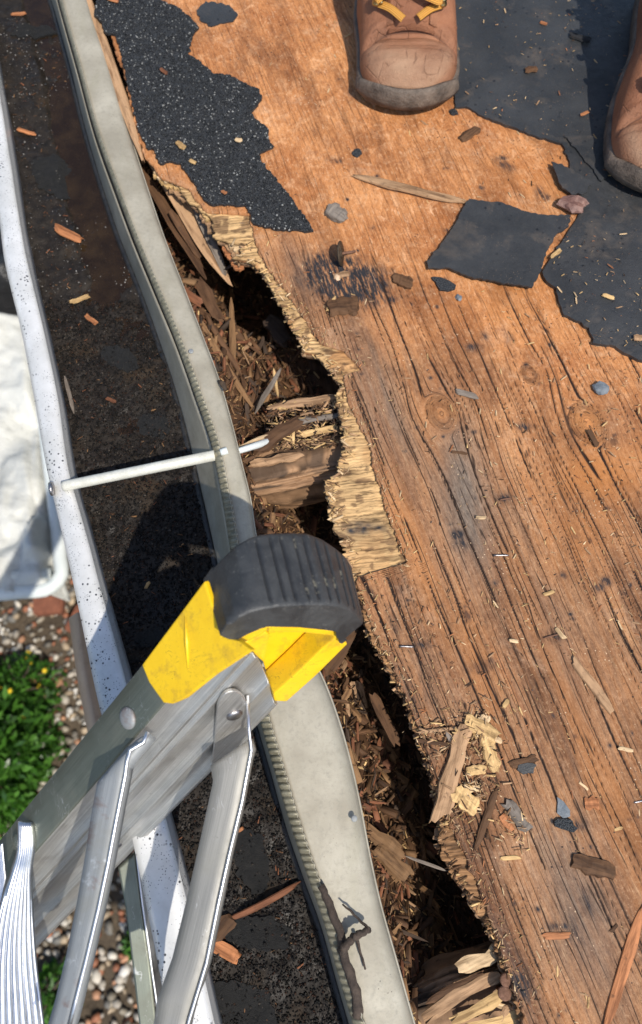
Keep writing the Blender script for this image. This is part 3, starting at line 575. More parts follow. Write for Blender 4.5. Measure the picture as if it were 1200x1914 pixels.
# long strips torn from the eave board
S = 'the eave hollow'
lay(150, -40, 268, 300, 20, -.004, 'tan', 'long tan strip of eave board beside the top of the metal flashing', 501, name='wood_strip', cat='wood strip', n=16, rag=.2)
lay(250, 235, 428, 530, 34, -.008, 'tan', 'long pale brown pointed sliver hanging across the gap below the shingle', 502, z1=-.045, n=14, rag=.22, th=.003)
lay(352, 350, 425, 525, 17, -.014, 'grey', 'narrow purplish grey split stick just right of the long pointed sliver', 503, z1=-.045, n=12)
lay(245, 290, 385, 520, 20, -.03, 'brown', 'dark brown rotten strip under the long pointed sliver', 504, z1=-.05, n=12, rag=.5)
lay(322, 400, 372, 480, 16, -.03, 'brown', 'short dark reddish strip between the sliver and the flashing', 505, z1=-.045)
lay(345, 560, 470, 760, 15, -.022, 'umber', 'long orange-brown sliver lying along the flashing edge', 506, z1=-.045, n=12, rag=.4)
lay(385, 590, 452, 705, 13, -.028, 'brown', 'thin dark reddish sliver lying beside the long orange-brown one', 507, z1=-.045)
lay(432, 560, 436, 690, 12, -.045, 'umber', 'upright rust brown stick in the middle of the rotten hollow', 508)
lay(372, 525, 410, 600, 24, -.03, 'brown', 'broad brown flake at the top of the rotten heap', 509, rag=.5)
lay(500, 600, 540, 640, 30, -.07, 'dark', 'shaded flat board fragment deep under the plywood edge', 510, rag=.5)
lay(478, 770, 525, 690, 10, -.04, 'grey', 'thin grey twig standing above the rotten rafter', 511)
lay(520, 742, 512, 690, 7, -.04, 'straw', 'thin straw coloured sliver beside the grey twig', 512)
lay(505, 480, 420, 505, 8, -.04, 'dark', 'dark thin root running under the plywood edge', 513, n=10, bend=.2)
lay(440, 845, 510, 815, 16, -.018, 'pale', 'white painted stub end of the spike where it meets the rafter', 514, name='spike_end', cat='wood sliver')
lay(605, 1255, 660, 1180, 30, -.04, 'brown', 'brown rotten flake beneath the yellow cap', 515, rag=.5)
lay(680, 1545, 750, 1600, 26, -.034, 'umber', 'torn tan flake against the lower flashing', 516, rag=.6)
lay(700, 1585, 760, 1640, 34, -.034, 'umber', 'fibrous reddish brown clump against the lower flashing', 517, rag=.6)
lay(650, 1700, 800, 1760, 8, -.05, 'dark', 'thin dark root in the lower hollow', 518)
lay(758, 1600, 835, 1628, 6, -.03, 'grey', 'thin grey twig reaching to the plywood edge in the lower hollow', 519)
lay(700, 1300, 740, 1390, 22, -.05, 'brown', 'dark brown shaded stick in the hollow right of the flashing', 520)

# rotten rafters
def beam(name, a, b, rw, rh, label, seed, tcol, taper=0.0, top_decay=.5):
    o = thing(name, label, 'rafter', tuple((a + b) / 2))
    n, k = 230, 84; s = np.linspace(0, 1, n)[:, None]; an = np.linspace(0, 2 * math.pi, k, endpoint=False)[None, :]
    ax = (b - a); L = np.linalg.norm(ax); ax /= L; side = np.cross(ax, [0, 0, 1]); side /= np.linalg.norm(side); up = np.cross(side, ax)
    ca, sa = np.cos(an), np.sin(an); q = .42; X = np.sign(ca) * np.abs(ca) ** q; Zs = np.sign(sa) * np.abs(sa) ** q
    al = s * L; n1 = fb(al * 18 + 0 * an, an * 2.2 + 0 * s, seed, 4); n2 = fb(al * 26 + 0 * an, an * 22 + 0 * s, seed + 3, 3); n3 = sm(.09, .02, np.abs(vn(al * 16 + 0 * an, an * 9 + 0 * s, seed + 5) - .5)) * sm(.4, .55, vn(al * 40 + 0 * an, an * 5, seed + 6))
    n4 = np.floor(fb(al * 40 + 0 * an, an * 4 + 0 * s, seed + 7, 2) * 7) / 7
    R = 1 + .38 * (n1 - .5) + .22 * (n2 - .5) - .10 * n3 - .22 * n4 * (np.sin(an) > 0) * top_decay
    R = R * (1 - taper * sm(.35, 0., s + .12 * (vn(an * 2.5, 0 * an, seed + 9) - .5)))
    V = a + ax * (al[..., None] + .01 * (n2 - .5)[..., None]) + side * (rw * X * R)[..., None] + up * (rh * Zs * R)[..., None]
    G = np.stack([an * .03 + 0 * s, al + 0 * an, 0 * al + 0 * an], -1)
    k_ = fb(al * 30 + 0 * an, an * 3 + 0 * s, seed + 11, 3)
    c = np.array(tcol)[None, None] * (.45 + 1.0 * n2)[..., None] * (1 - .8 * n3)[..., None]; bl = sm(.52, .62, k_)[..., None] * .75; c = c * (1 - bl) + np.array([.045, .032, .025]) * bl
    m = mesh('decayed_timber', V.reshape(-1, 3), gridf(n, k, True), MB, o, False, dict(grain=G.reshape(-1, 3), tint=c.reshape(-1, 3)))
    return o
b1 = beam('rotten_rafter', P(446, 905, -.052), P(760, 838, -.052), .027, .030, 'rotten grey-brown rafter end beside the rubber ladder foot', 61, (.34, .20, .11), taper=.25, top_decay=.8)
b2 = beam('rotten_rafter', P(735, 1920, -.055), P(1060, 1820, -.055), .031, .032, 'splintered rotten rafter end at the bottom of the photo beside two nail heads', 71, (.33, .20, .115), taper=.2, top_decay=1)
for i, (a0, c0, a1, c1, w, tn) in enumerate([(505, 765, 640, 742, 16, 'tan'), (480, 840, 560, 790, 30, 'brown'), (470, 870, 560, 850, 18, 'tan'), (520, 800, 640, 775, 14, 'grey'), (560, 815, 632, 800, 12, 'straw'), (476, 835, 545, 800, 12, 'straw')]):
    lay(a0, c0, a1, c1, w, -.020, tn, ['flat tan splinter along the upper edge of the rotten rafter', 'crusty brown flake on the broken tip of the rotten rafter', 'tan strip low on the rafter tip', 'grey strip across the middle of the rotten rafter', 'short straw splinter on the shaded end of the rafter', 'straw splinter at the tip of the rafter'][i], 530 + i, rag=.5, n=12)
for i, (a0, c0, a1, c1, w, tn) in enumerate([(862, 1812, 945, 1775, 30, 'pale'), (800, 1895, 930, 1820, 24, 'tan'), (850, 1905, 960, 1850, 22, 'straw'), (870, 1925, 985, 1895, 20, 'straw'), (800, 1870, 900, 1825, 16, 'brown'), (905, 1870, 955, 1885, 10, 'pale'), (930, 1925, 955, 1880, 18, 'tan')]):
    lay(a0, c0, a1, c1, w, -.018, tn, ['pale broken block on the bottom rafter', 'long tan splinter on the bottom rafter', 'straw splinter beneath the nail heads', 'lowest straw splinter on the bottom rafter', 'brown strip behind the long tan splinter', 'small pale sliver under the two nail heads', 'tan shard standing at the plywood corner'][i], 550 + i, rag=.45, n=12)
def ply_ends(n, r):
    y = r.uniform(P(600, 1075)[1], P(600, 440)[1], n); return np.stack([xe2(y) + .001 + .010 * r.rand(n) ** 2, y, np.full(n, -.0026) - .006 * (r.rand(n) < .5)], -1)
swarm('ply_splinters', 620, ply_ends, (.0025, .010), ['straw', 'pale', 'tan', 'straw', 'umber'], 29, label='splintered fibres bristling from the broken pale ply edge', cat='wood fibres', az=.12, tilt=.12)
def ply_ends2(n, r):
    y = r.uniform(-.12, P(600, 1095)[1], n); return np.stack([xe2(y) + .002 + .006 * r.rand(n), y, -.001 - .012 * r.rand(n)], -1)
swarm('ply_splinters', 620, ply_ends2, (.0025, .009), ['umber', 'tan', 'brown', 'straw', 'brown'], 30, label='brown splintered fibres along the lower broken plywood edge', cat='wood fibres', az=.3, tilt=.4)
swarm('rafter_splinters', 900, lambda n, r: (lambda s, q: np.stack([(P(500, 890, -.02)[0] + s * .10), P(520, 800, -.02)[1] + (q - .5) * .05 + s * .01, -.020 + .002 * r.rand(n)], -1))(r.rand(n), r.rand(n)), (.002, .012), ['tan', 'straw', 'brown', 'dark'], 23, label='loose splinters crusted on the upper rafter', cat='wood splinters', az=.2, tilt=.3)

# broken block of layered plywood under the shingle corner, ragged pale edge left of it
yv = np.array([0.])
blk = thing('plywood_fragment', 'broken layered plywood block hanging just under the black shingle corner', 'plywood fragment', tuple(P(430, 430, -.006)))
for i, (pl, z0, c, s_) in enumerate([([(398, 385), (462, 384), (470, 425), (466, 440), (430, 440), (405, 420)], -.004, 'grey', 1), ([(392, 395), (466, 392), (470, 452), (440, 470), (425, 452), (404, 440)], -.0075, 'pale', 2), ([(400, 400), (470, 400), (474, 458), (452, 478), (446, 498), (432, 476), (418, 450)], -.011, 'tan', 3), ([(404, 420), (468, 420), (470, 470), (448, 505), (436, 500), (415, 462)], -.0145, 'orange', 4)]):
    q = jag([P(a, b, z0) for a, b in pl], .0022, .0011, s_); o = slab('ply_layer', q, z0 - .003, z0, MWC, blk)
    n = len(o.data.vertices); co = np.array([v.co for v in o.data.vertices]); a_ = o.data.attributes.new('grain', 'FLOAT_VECTOR', 'POINT'); a_.data.foreach_set('vector', (co + 2)[:, [1, 0, 2]].ravel()); a_ = o.data.attributes.new('tint', 'FLOAT_VECTOR', 'POINT'); a_.data.foreach_set('vector', np.tile(TINT[c], (n, 1)).ravel())
rag = thing('plywood_edge_fragment', 'ragged straw-coloured broken ply edge showing under the shingle notch', 'plywood fragment', tuple(P(330, 330, -.006)))
for i, (pl, z0, c, s_) in enumerate([([(290, 318), (300, 305), (338, 308), (352, 330), (372, 360), (385, 388), (376, 392), (362, 368), (345, 350), (318, 340), (296, 334)], -.004, 'pale', 5), ([(286, 325), (300, 310), (345, 318), (392, 390), (388, 412), (366, 384), (352, 366), (330, 352), (308, 348)], -.0075, 'straw', 6), ([(296, 330), (350, 325), (396, 395), (400, 440), (388, 430), (372, 395), (352, 378), (330, 366)], -.011, 'tan', 7)]):
    q = jag([P(a, b, z0) for a, b in pl], .0018, .0012, s_); o = slab('ply_layer', q, z0 - .003, z0, MWC, rag)
    n = len(o.data.vertices); co = np.array([v.co for v in o.data.vertices]); a_ = o.data.attributes.new('grain', 'FLOAT_VECTOR', 'POINT'); a_.data.foreach_set('vector', (co + 2)[:, [1, 0, 2]].ravel()); a_ = o.data.attributes.new('tint', 'FLOAT_VECTOR', 'POINT'); a_.data.foreach_set('vector', np.tile(TINT[c], (n, 1)).ravel())

# ------------------------------------------------------------------ felt, shingle
def fz(x, y): return .0022 * float(fb(x * 14, y * 14, 66, 2) - .45)
ft = thing('roofing_felt_sheet', 'large torn black roofing felt sheet on the plywood under the boots', 'roofing felt', tuple(P(1000, 300)))
pf = PL([(838, -260), (846, 0), (850, 205), (870, 203), (905, 224), (950, 240), (1000, 258), (1048, 272), (1060, 300), (1078, 365), (1086, 395), (1058, 440), (1012, 512), (1020, 530), (1038, 542), (1042, 565), (1052, 592), (1075, 603), (1099, 616), (1106, 644), (1148, 650), (1165, 662), (1200, 677), (1330, 705), (1700, 700), (1800, -260)])
slab('felt', jag(pf, .004, .0007, 1), -.002, .0030, MF, ft, fz, sub=5)
tc_ = PL([(1046, 268), (1062, 272), (1090, 310), (1118, 342), (1140, 330), (1100, 280), (1070, 255)])
slab('felt_fold', jag(PL([(1052, 262), (1075, 285), (1095, 312), (1122, 345), (1135, 330), (1150, 300), (1110, 265), (1080, 250)]), .003, .0008, 3), .0033, .0050, MF, ft, fz, sub=2)
def flatpiece(name, pl, z, th, mat, label, cat, seed, amp=.0008, sub=3, group=None, zf=None):
    o = slab(name, jag(PL(pl, z), .003, amp, seed), z, z + th, mat, None, zf or fz, sub); return tag(o, label, cat, group)
flatpiece('torn_felt_piece', [(876, 374), (905, 378), (935, 380), (980, 397), (1005, 403), (1066, 405), (1062, 425), (1035, 445), (1022, 470), (1008, 512), (994, 540), (945, 532), (880, 520), (838, 503), (800, 504), (797, 490), (822, 462), (845, 430), (862, 398)], .004, .0022, MF, 'smooth square-ish torn black felt piece in the middle of the plywood', 'roofing felt', 4, .0006)
flatpiece('torn_felt_piece', [(1030, 304), (1060, 315), (1108, 342), (1092, 362), (1068, 365), (1050, 352), (1040, 330)], .0055, .0018, MF, 'small triangular black felt flap beside the pink stone', 'roofing felt', 5)
flatpiece('torn_felt_piece', [(368, 22), (385, 5), (418, 10), (432, 16), (445, 30), (436, 42), (412, 46), (396, 52), (376, 42)], .001, .0022, MF, 'small round-edged black felt scrap above the granular shingle', 'roofing felt', 6)
flatpiece('torn_felt_piece', [(818, 520), (838, 526), (852, 535), (850, 542), (836, 546), (822, 544), (806, 520)], .001, .002, MS, 'tiny curled black felt scrap just below the square felt piece', 'roofing felt', 7, .0005)
flatpiece('torn_felt_piece', [(968, 1430), (985, 1426), (1002, 1430), (996, 1446), (978, 1448), (966, 1440)], .001, .002, MF, 'small slate blue felt chip under the pile of pale wood chips', 'roofing felt', 8, .0005)
flatpiece('torn_felt_piece', [(1040, 1490), (1052, 1498), (1064, 1515), (1064, 1526), (1052, 1530), (1040, 1520)], .001, .002, MST2, 'pale grey scrap stuck to shiny tar low on the plywood', 'roofing felt', 9, .0005)
flatpiece('tar_lump', [(1034, 1536), (1050, 1530), (1068, 1534), (1078, 1548), (1070, 1556), (1050, 1550), (1036, 1545)], .001, .003, MS, 'shiny black tar lump below the pale grey scrap', 'tar', 10, .0008)
SHP = [(168, -260), (182, 0), (176, 28), (190, 40), (196, 60), (216, 64), (226, 100), (242, 170), (258, 240), (276, 278), (284, 276), (292, 288), (300, 306), (316, 301), (336, 305), (352, 328), (368, 348), (380, 372), (396, 382), (430, 381), (458, 383), (468, 398), (474, 418), (500, 424), (530, 430), (586, 431), (575, 412), (556, 388), (536, 360), (516, 332), (500, 318), (488, 300), (484, 288), (500, 278), (511, 274), (502, 258), (500, 238), (480, 224), (468, 210), (482, 196), (490, 178), (480, 164), (455, 154), (430, 140), (400, 138), (384, 124), (372, 112), (352, 100), (362, 62), (372, 50), (352, 28), (326, 10), (300, 0), (270, -260)]
shg = thing('shingle_sheet', 'broken granule-coated black shingle sheet with a jagged edge at upper left', 'shingle', tuple(P(350, 200)))
shq = jag(PL(SHP, .004), .0028, .0007, 12); slab('shingle_base', shq, .0015, .0042, MS, shg, fz, sub=4)
def inside(pts, poly):
    x, y = pts[:, 0], pts[:, 1]; c = np.zeros(len(pts), bool); n = len(poly)
    for i in range(n):
        x0, y0 = poly[i]; x1, y1 = poly[(i + 1) % n]; k = ((y0 > y) != (y1 > y)); xx = (x1 - x0) * (y - y0) / (y1 - y0 + 1e-12) + x0; c ^= k & (x < xx)
    return c
def grains_in(poly, zf, n, s0, s1, cols, seed, name, parent, label=None, cat=None, mat=None):
    r = np.random.RandomState(seed); lo, hi = poly.min(0)[:2], poly.max(0)[:2]; p = lo + (hi - lo) * r.rand(n, 2); p = p[inside(p, poly[:, :2])]; n = len(p)
    oc = np.array([(1, 0, 0), (0, 1, 0), (-1, 0, 0), (0, -1, 0), (0, 0, 1), (0, 0, -1)]); fc = np.array([(0, 1, 4), (1, 2, 4), (2, 3, 4), (3, 0, 4), (1, 0, 5), (2, 1, 5), (3, 2, 5), (0, 3, 5)])
    S = s0 + (s1 - s0) * r.rand(n) ** 2; a = r.rand(n) * 6.28; ca, sa = np.cos(a), np.sin(a); B = oc[None] * (1 + .7 * (r.rand(n, 6, 1) - .5)) * S[:, None, None]
    B = B + (r.rand(n, 6, 3) - .5) * S[:, None, None] * .6
    x = B[..., 0] * ca[:, None] - B[..., 1] * sa[:, None] + p[:, :1]; y = B[..., 0] * sa[:, None] + B[..., 1] * ca[:, None] + p[:, 1:2]; z = B[..., 2] * .8 + zf(p[:, 0], p[:, 1])[:, None]
    c = np.array(cols)[r.randint(len(cols), size=n)] * (.6 + .8 * r.rand(n, 1)); c = np.repeat(c[:, None], 6, 1)
    return tag(mesh(name, np.stack([x, y, z], -1).reshape(-1, 3), (fc[None] + 6 * np.arange(n)[:, None, None]).reshape(-1, 3), mat or MG, parent, False, dict(tint=c.reshape(-1, 3))), label, cat, None, 'stuff')
grains_in(shq[shq[:, 1] < 9], lambda x, y: .0045 + .0022 * (fb(x * 14, y * 14, 66, 2) - .45), 46000, .0006, .0013, [(.010, .011, .013), (.016, .018, .020), (.026, .028, .031), (.008, .009, .010), (.014, .015, .017), (.010, .011, .012), (.035, .037, .04), (.02, .02, .022), (.012, .013, .015), (.22, .22, .21)], 31, 'mineral_granules', shg)

tw0 = simple('rust_and_dirt', (.03, .02, .014), (.09, .055, .03), 220, .85, 0, .8)
# ------------------------------------------------------------------ flashing (drip edge)
fl = thing('drip_edge_flashing', 'long bent pale grey metal drip edge with a serrated hem beside the gutter', 'drip edge', tuple(P(408, 830)))
N = 900
hm = resample(PL(HEM, .006), N); fr_ = resample(PL(FLR, .0), N)
# match the two edges by their position along the gutter
yy = np.linspace(hm[:, 1].max(), hm[:, 1].min(), N); ev = lambda c: np.stack([np.interp(yy, c[::-1, 1], c[::-1, 0]), yy, np.interp(yy, c[::-1, 1], c[::-1, 2])], 1)
hm = ev(hm); fr_ = ev(fr_); lg = ev(resample(PL(LEG, -.052), N))
wav = .0022 * (fb(yy * 9, yy * 0, 81, 2) - .5)
cur = []
for q in np.linspace(0, 1, 15):
    c = hm * (1 - q) + fr_ * q; c[:, 2] += .0030 * math.sin(q * math.pi) * (.7 + .6 * vn(yy * 6, 0 * yy, 82)) + wav * q; c[:, 2] -= .007 * sm(.86, 1, q); cur.append(c)
loft('top_flange', cur, MFL, fl, solid=.0008)
# rolled bright rim along the right edge
tube('folded_rim', cur[-1][::3] + np.array([0, 0, .0006]), .0009, MFL, fl, n=8)
# serrated hem: corrugated band
Nh = 2600; yh = np.linspace(yy[0], yy[-1], Nh); hc = np.stack([np.interp(yh, yy[::-1], hm[::-1, 0]), yh, np.interp(yh, yy[::-1], hm[::-1, 2])], 1)
s_ = np.r_[0, np.cumsum(np.linalg.norm(np.diff(hc, axis=0), axis=1))]; per = .0052; ph = np.sin(2 * math.pi * s_ / per + 2.2 * fb(s_ * 30, 0 * s_, 83, 2)) * (.45 + 1.0 * vn(s_ * 60, 0 * s_, 84))
wamp = .15 + .85 * sm(.62, .15, yh)
band = []
for i, (dx, dz, am) in enumerate([(.0012, .0026, .4), (.0002, .0032, 1), (-.0022, .0022, 1), (-.0048, .0004, 1), (-.0062, -.0012, .8), (-.0070, -.0040, .3), (-.0068, -.009, 0)]):
    c = hc.copy(); c[:, 0] += dx * (.45 + .55 * wamp) + .0007 * ph * am * wamp * (1 if i < 2 else -.3); c[:, 2] += dz + .0011 * ph * am * wamp; band.append(c)
MHEM = simple('olive_grey_hem_metal', (.17, .155, .105), (.30, .275, .20), 160, .5, .35, .3)
loft('serrated_hem', band, MHEM, fl, solid=.0005)
tube('bright_hem_edge', band[1][::2] + np.array([.0004, 0, .0004]), .00035, MFL, fl, n=5)
pl_ = P(416, 722, .006); tube('lap_rust_lump', [pl_ + np.array([-.004, .006, -.001]), pl_ + np.array([0, .002, .001]), pl_ + np.array([.003, -.004, 0])], [.0012, .0028, .0014], tw0, fl, n=8)
for a_, b_ in [(357, 657), (662, 1530)]:
    q_ = P(a_, b_, .0075); tube('flange_nail_head', [q_, q_ + np.array([0, 0, .0006]), q_ + np.array([0, 0, .0009])], [.0024, .0024, .0016], MGAL, fl, n=12, up=(0, 1, 0))
# lower leg down to the trough
cur = []
for q in np.linspace(0, 1, 8):
    c = (hm + np.array([-.0066, 0, -.010])) * (1 - q) + lg * q; c[:, 2] -= .0 ; cur.append(c)
loft('lower_leg', cur, MGW, fl, solid=.0007)
bk = [lg + np.array([.001, 0, .004]), lg + np.array([-.0035, 0, .003]), lg + np.array([-.006, 0, -.006])]  # plain black strip along the foot of the leg
loft('black_leg_strip', bk, simple('plain_black_strip', (.01, .01, .011), (.03, .028, .025), 150, .35, 0, .5), fl, solid=.001)

# ------------------------------------------------------------------ gutter
gt = thing('roof_gutter', 'open metal eaves gutter with a speckled white front lip, filled with black debris', 'gutter', tuple(P(120, 880, -.05)))
lr = ev(resample(PL(LPR, -.022), N)); ll = ev(resample(PL(LPL, -.026), N))
cu = [lr + np.array([.0015, 0, -.035]), lr + np.array([.0010, 0, -.012]), lr + np.array([-.0004, 0, -.004]), lr + np.array([0, 0, -.0006]), lr * .8 + ll * .2 + np.array([0, 0, .0014]), lr * .5 + ll * .5 + np.array([0, 0, .0026]), lr * .2 + ll * .8 + np.array([0, 0, .0016]), ll, ll + np.array([-.0006, 0, -.004]), ll + np.array([.001, 0, -.011]), ll + np.array([.006, 0, -.016]), ll + np.array([.008, 0, -.045]), ll + np.array([.018, 0, -.075]), lg + np.array([0, 0, -.026])]
for i, c in enumerate(cu[2:10]): c[:, 2] += .0012 * (fb(yy * 40, 0 * yy + i * .1, 85, 2) - .5); c[:, 0] += .0015 * (fb(yy * 14, 0 * yy, 86, 2) - .5)
loft('trough', cu, ML, gt, solid=.0009)
# spike tube across the gutter
a = P(118, 909, -.018); b = P(425, 846, .006); e = P(500, 824, -.014)
tube('spike_tube', [a, a * .98 + b * .02, a * .5 + b * .5, P(402, 851, .004)], .0047, simple('white_painted_spike_tube', (.55, .54, .47), (.70, .69, .62), 90, .45, .1, .3), gt, n=16)
tube('spike_shank', [P(402, 851, .002), P(430, 848, -.006), P(500, 826, -.018)], [.0026, .0026, .0035], MPIPE, gt, n=10)
tube('spike_head', [P(94, 914, -.019), P(100, 913, -.019)], .0062, MST, gt, n=16)
tube('spike_collar', [P(412, 846, .0085), P(425, 842, .0085)], .0032, MPIPE, gt, n=10)
# debris bed
def zdeb(x, y):
    z = -.050 + .0095 * (fb(x * 22, y * 22, 91, 4) - .5) + .0030 * (fb(x * 120, y * 120, 92, 3) - .5); py = py_of(y); up_ = sm(640, 380, py); q_ = (x - xlp(y)) / (xlg(y) - xlp(y)); z = z - .0050 * up_ + .0060 * up_ * sm(.62, .50, q_ + .12 * (fb(x * 30, y * 30, 93, 3) - .5)); return z
yr = np.arange(-.6, 1.4, .0016); tt = np.linspace(0, 1, 110); xa, xb = xlp(yr) + .0012, xlg(yr) + .003; x = xa[:, None] * (1 - tt) + xb[:, None] * tt; y = np.broadcast_to(yr[:, None], x.shape)
tag(mesh('gutter_debris', np.stack([x, y, zdeb(x, y)], -1).reshape(-1, 3), gridf(*x.shape), MDB, None, False), 'wet black sludge of grit and rotted leaves filling the gutter', 'gutter debris', None, 'stuff')
yr = np.linspace(P(0, 900, -.05)[1], 1.4, 60); x = np.stack([xlp(yr) + .001, xlg(yr) + .001], 1); V = np.stack([x, np.stack([yr, yr], 1), np.full_like(x, -.0525)], -1)
tag(mesh('rain_water', V.reshape(-1, 3), gridf(60, 2), MWA, None, True), None, None, None, 'structure')
def samp_gut(lo=-.34, hi=1.1, lift=.001):
    def f(n, r):
        y = lo + (hi - lo) * r.rand(n); q = r.rand(n); x = (xlp(y) + .002) * (1 - q) + (xlg(y) - .001) * q; return np.stack([x, y, zdeb(x, y) + lift * r.rand(n)], -1)
    return f
yq = np.array([P(0, 1950, -.05)[1], P(0, 560, -.05)[1]]); gp = np.array([(xlp(q) + .002, q) for q in np.linspace(yq[0], yq[1], 30)] + [(xlg(q) - .001, q) for q in np.linspace(yq[1], yq[0], 30)])
grains_in(gp, lambda x, y: zdeb(x, y) + .0007 + .0022 * (vn(x * 900, y * 900, 5) > .86), 60000, .0005, .0014, [(.006, .006, .006), (.010, .009, .009), (.016, .014, .012), (.004, .004, .004), (.008, .006, .005), (.005, .005, .005), (.008, .007, .006), (.05, .042, .035), (.03, .015, .010), (.006, .005, .005)], 32, 'shingle_granules', None, 'black shingle granules washed into the gutter', 'granules', MG2)
yq2 = np.array([yq[1], .9]); gp2 = np.array([(xlp(q) + .002, q) for q in np.linspace(yq2[0], yq2[1], 30)] + [(xlg(q) - .001, q) for q in np.linspace(yq2[1], yq2[0], 30)])
grains_in(gp2, lambda x, y: zdeb(x, y) + .0010, 2200, .0005, .0014, [(.03, .03, .032), (.10, .09, .08), (.2, .19, .18), (.05, .028, .018)], 33, 'shingle_granules', None, 'sparse grit lying in the wet upper gutter', 'granules')
swarm('gutter_wood_flecks', 520, samp_gut(-.2, .85, .002), (.0015, .006), ['red', 'umber', 'red', 'brown', 'brown'], 24, label='small reddish wood flecks scattered over the gutter sludge', cat='wood flecks', tilt=.2)
for i, (a0, c0, a1, c1, w, tn, lb) in enumerate([(132, 566, 166, 554, 10, 'straw', 'tan wood sliver in the upper gutter, nearest the front lip'), (34, 243, 66, 252, 8, 'orange', 'small pinkish sliver high in the gutter'), (22, 28, 48, 26, 7, 'orange', 'orange sliver at the very top of the gutter'), (102, 425, 150, 450, 20, 'orange', 'orange oval bark flake in the wet upper gutter'), (122, 705, 138, 770, 8, 'grey', 'slim purplish grey stick lying lengthwise in the gutter'), (395, 1762, 445, 1790, 22, 'orange', 'orange-brown bark chip in the lower gutter'), (426, 1718, 560, 1650, 14, 'red', 'dark reddish twig across the lower gutter'), (385, 1768, 430, 1715, 34, 'brown', 'dark brown curled leaf piece at the end of the reddish twig'), (160, 590, 180, 605, 10, 'orange', 'orange wood chip in the middle of the upper gutter'), (272, 1100, 280, 1088, 6, 'straw', 'tiny straw sliver in the gutter beside the ladder cap'), (200, 745, 216, 752, 7, 'red', 'small red sliver in the middle gutter'), (440, 1556, 455, 1548, 7, 'orange', 'little orange chip in the lower gutter above the twig')]):
    zq = float(zdeb(*P((a0 + a1) / 2, (c0 + c1) / 2, -.05)[:2])); lay(a0, c0, a1, c1, w, zq + .002, tn, lb, 570 + i, th=.0022 if i not in (6,) else .004, bend=.1 if i == 6 else 0)
for i, (pl, lb) in enumerate([([(195, 650), (225, 648), (250, 665), (262, 690), (240, 700), (205, 685), (190, 668)], 'black felt scrap in the middle of the gutter'), ([(430, 1560), (455, 1545), (490, 1560), (505, 1610), (500, 1660), (470, 1672), (445, 1640)], 'large oval black felt scrap in the lower gutter'), ([(400, 1740), (440, 1715), (510, 1712), (545, 1735), (540, 1770), (500, 1780), (450, 1770)], 'wide black felt scrap just below the reddish twig'), ([(250, 1185), (300, 1172), (320, 1182), (290, 1210), (250, 1210)], 'flat black scrap in the gutter near the yellow cap'), ([(60, 300), (105, 290), (150, 310), (160, 360), (110, 372), (70, 350)], 'broad black scrap in the upper gutter'), ([(40, 45), (85, 40), (110, 58), (60, 70), (20, 68)], 'black scrap near the top of the gutter'), ([(395, 1840), (440, 1830), (500, 1850), (520, 1914), (460, 1925), (400, 1900)], 'wet black scrap at the bottom end of the gutter'), ([(255, 780), (300, 775), (330, 800), (300, 825), (262, 812)], 'black scrap in the gutter above the spike tube')]):
    zz0 = float(zdeb(*P(pl[0][0], pl[0][1], -.05)[:2])); flatpiece('felt_scrap', pl, zz0 - .0008, .0022, MFD, lb, 'roofing felt', 40 + i, .0012, zf=lambda x, y: float(zdeb(x, y)) * .8 - zz0 * .8 + .003 * float(fb(x * 60, y * 60, 67, 2) - .5))
# black twigs caught on the flashing
tw = simple('dark_bark', (.03, .02, .015), (.075, .052, .038), 150, .8, 0, .8)
def twig(pts, r0, r1, label, seed, mat=tw):
    nt = 22 if r0 > .002 else 8; p = resample(np.array(pts), nt, False); q = np.random.RandomState(seed); p[1:-1] += q.normal(size=(nt - 2, 3)) * min(.0006, r0 * .22)
    o = tube('twig', p, np.linspace(r0, r1, nt) * (1 + .25 * q.rand(nt)), mat, None, 7); return tag(o, label, 'twig')
twig([P(600, 1655, .010), P(632, 1730, .012), P(648, 1800, .012), P(668, 1860, .010), P(668, 1900, .006)], .0024, .0034, 'thick dark rotten twig lying along the lower flashing hem', 1)
twig([P(636, 1778, .014), P(662, 1752, .020), P(690, 1738, .018)], .0028, .002, 'short frayed dark stub jutting over the lower flashing', 2)
twig([P(690, 1738, .018), P(668, 1715, .014), P(640, 1690, .013)], .001, .0006, 'thin dark shape standing in for the shadow of the frayed stub on the flashing', 3)  # dark sliver modelled as the cast shadow of the stub above
twig([P(664, 1745, .011), P(683, 1812, .010)], .0012, .0006, 'short thin dark splinter beside the thick twig on the flashing', 4)

# ------------------------------------------------------------------ ladder
Ld = -Z_ + (-1837) / F * X_ + (957 - 3092) / F * Y_; Ld /= np.linalg.norm(Ld)
B0 = PD(305, 1315, .48); A0 = PP(265, 1245, B0, Ld); C0 = PP(510, 1325, B0, Ld)
Ud = (C0 - B0); WL = np.linalg.norm(Ud); Ud /= WL; Fd = (A0 - B0); FL = np.linalg.norm(Fd); Fd /= FL
nW = np.cross(Ld, Ud); nW /= np.linalg.norm(nW)
if np.dot(nW, CAM - B0) < 0: nW = -nW
nF = np.cross(Ld, Fd); nF /= np.linalg.norm(nF)
if np.dot(nF, CAM - B0) < 0: nF = -nF
lad = thing('aluminium_ladder', 'aluminium stepladder with a yellow and black end cap leaning over the gutter', 'ladder', tuple(B0))
def onW(px, py, h=0): return PP(px, py, B0 + nW * h, nW)
def onF(px, py, h=0): return PP(px, py, B0 + nF * h, nF)
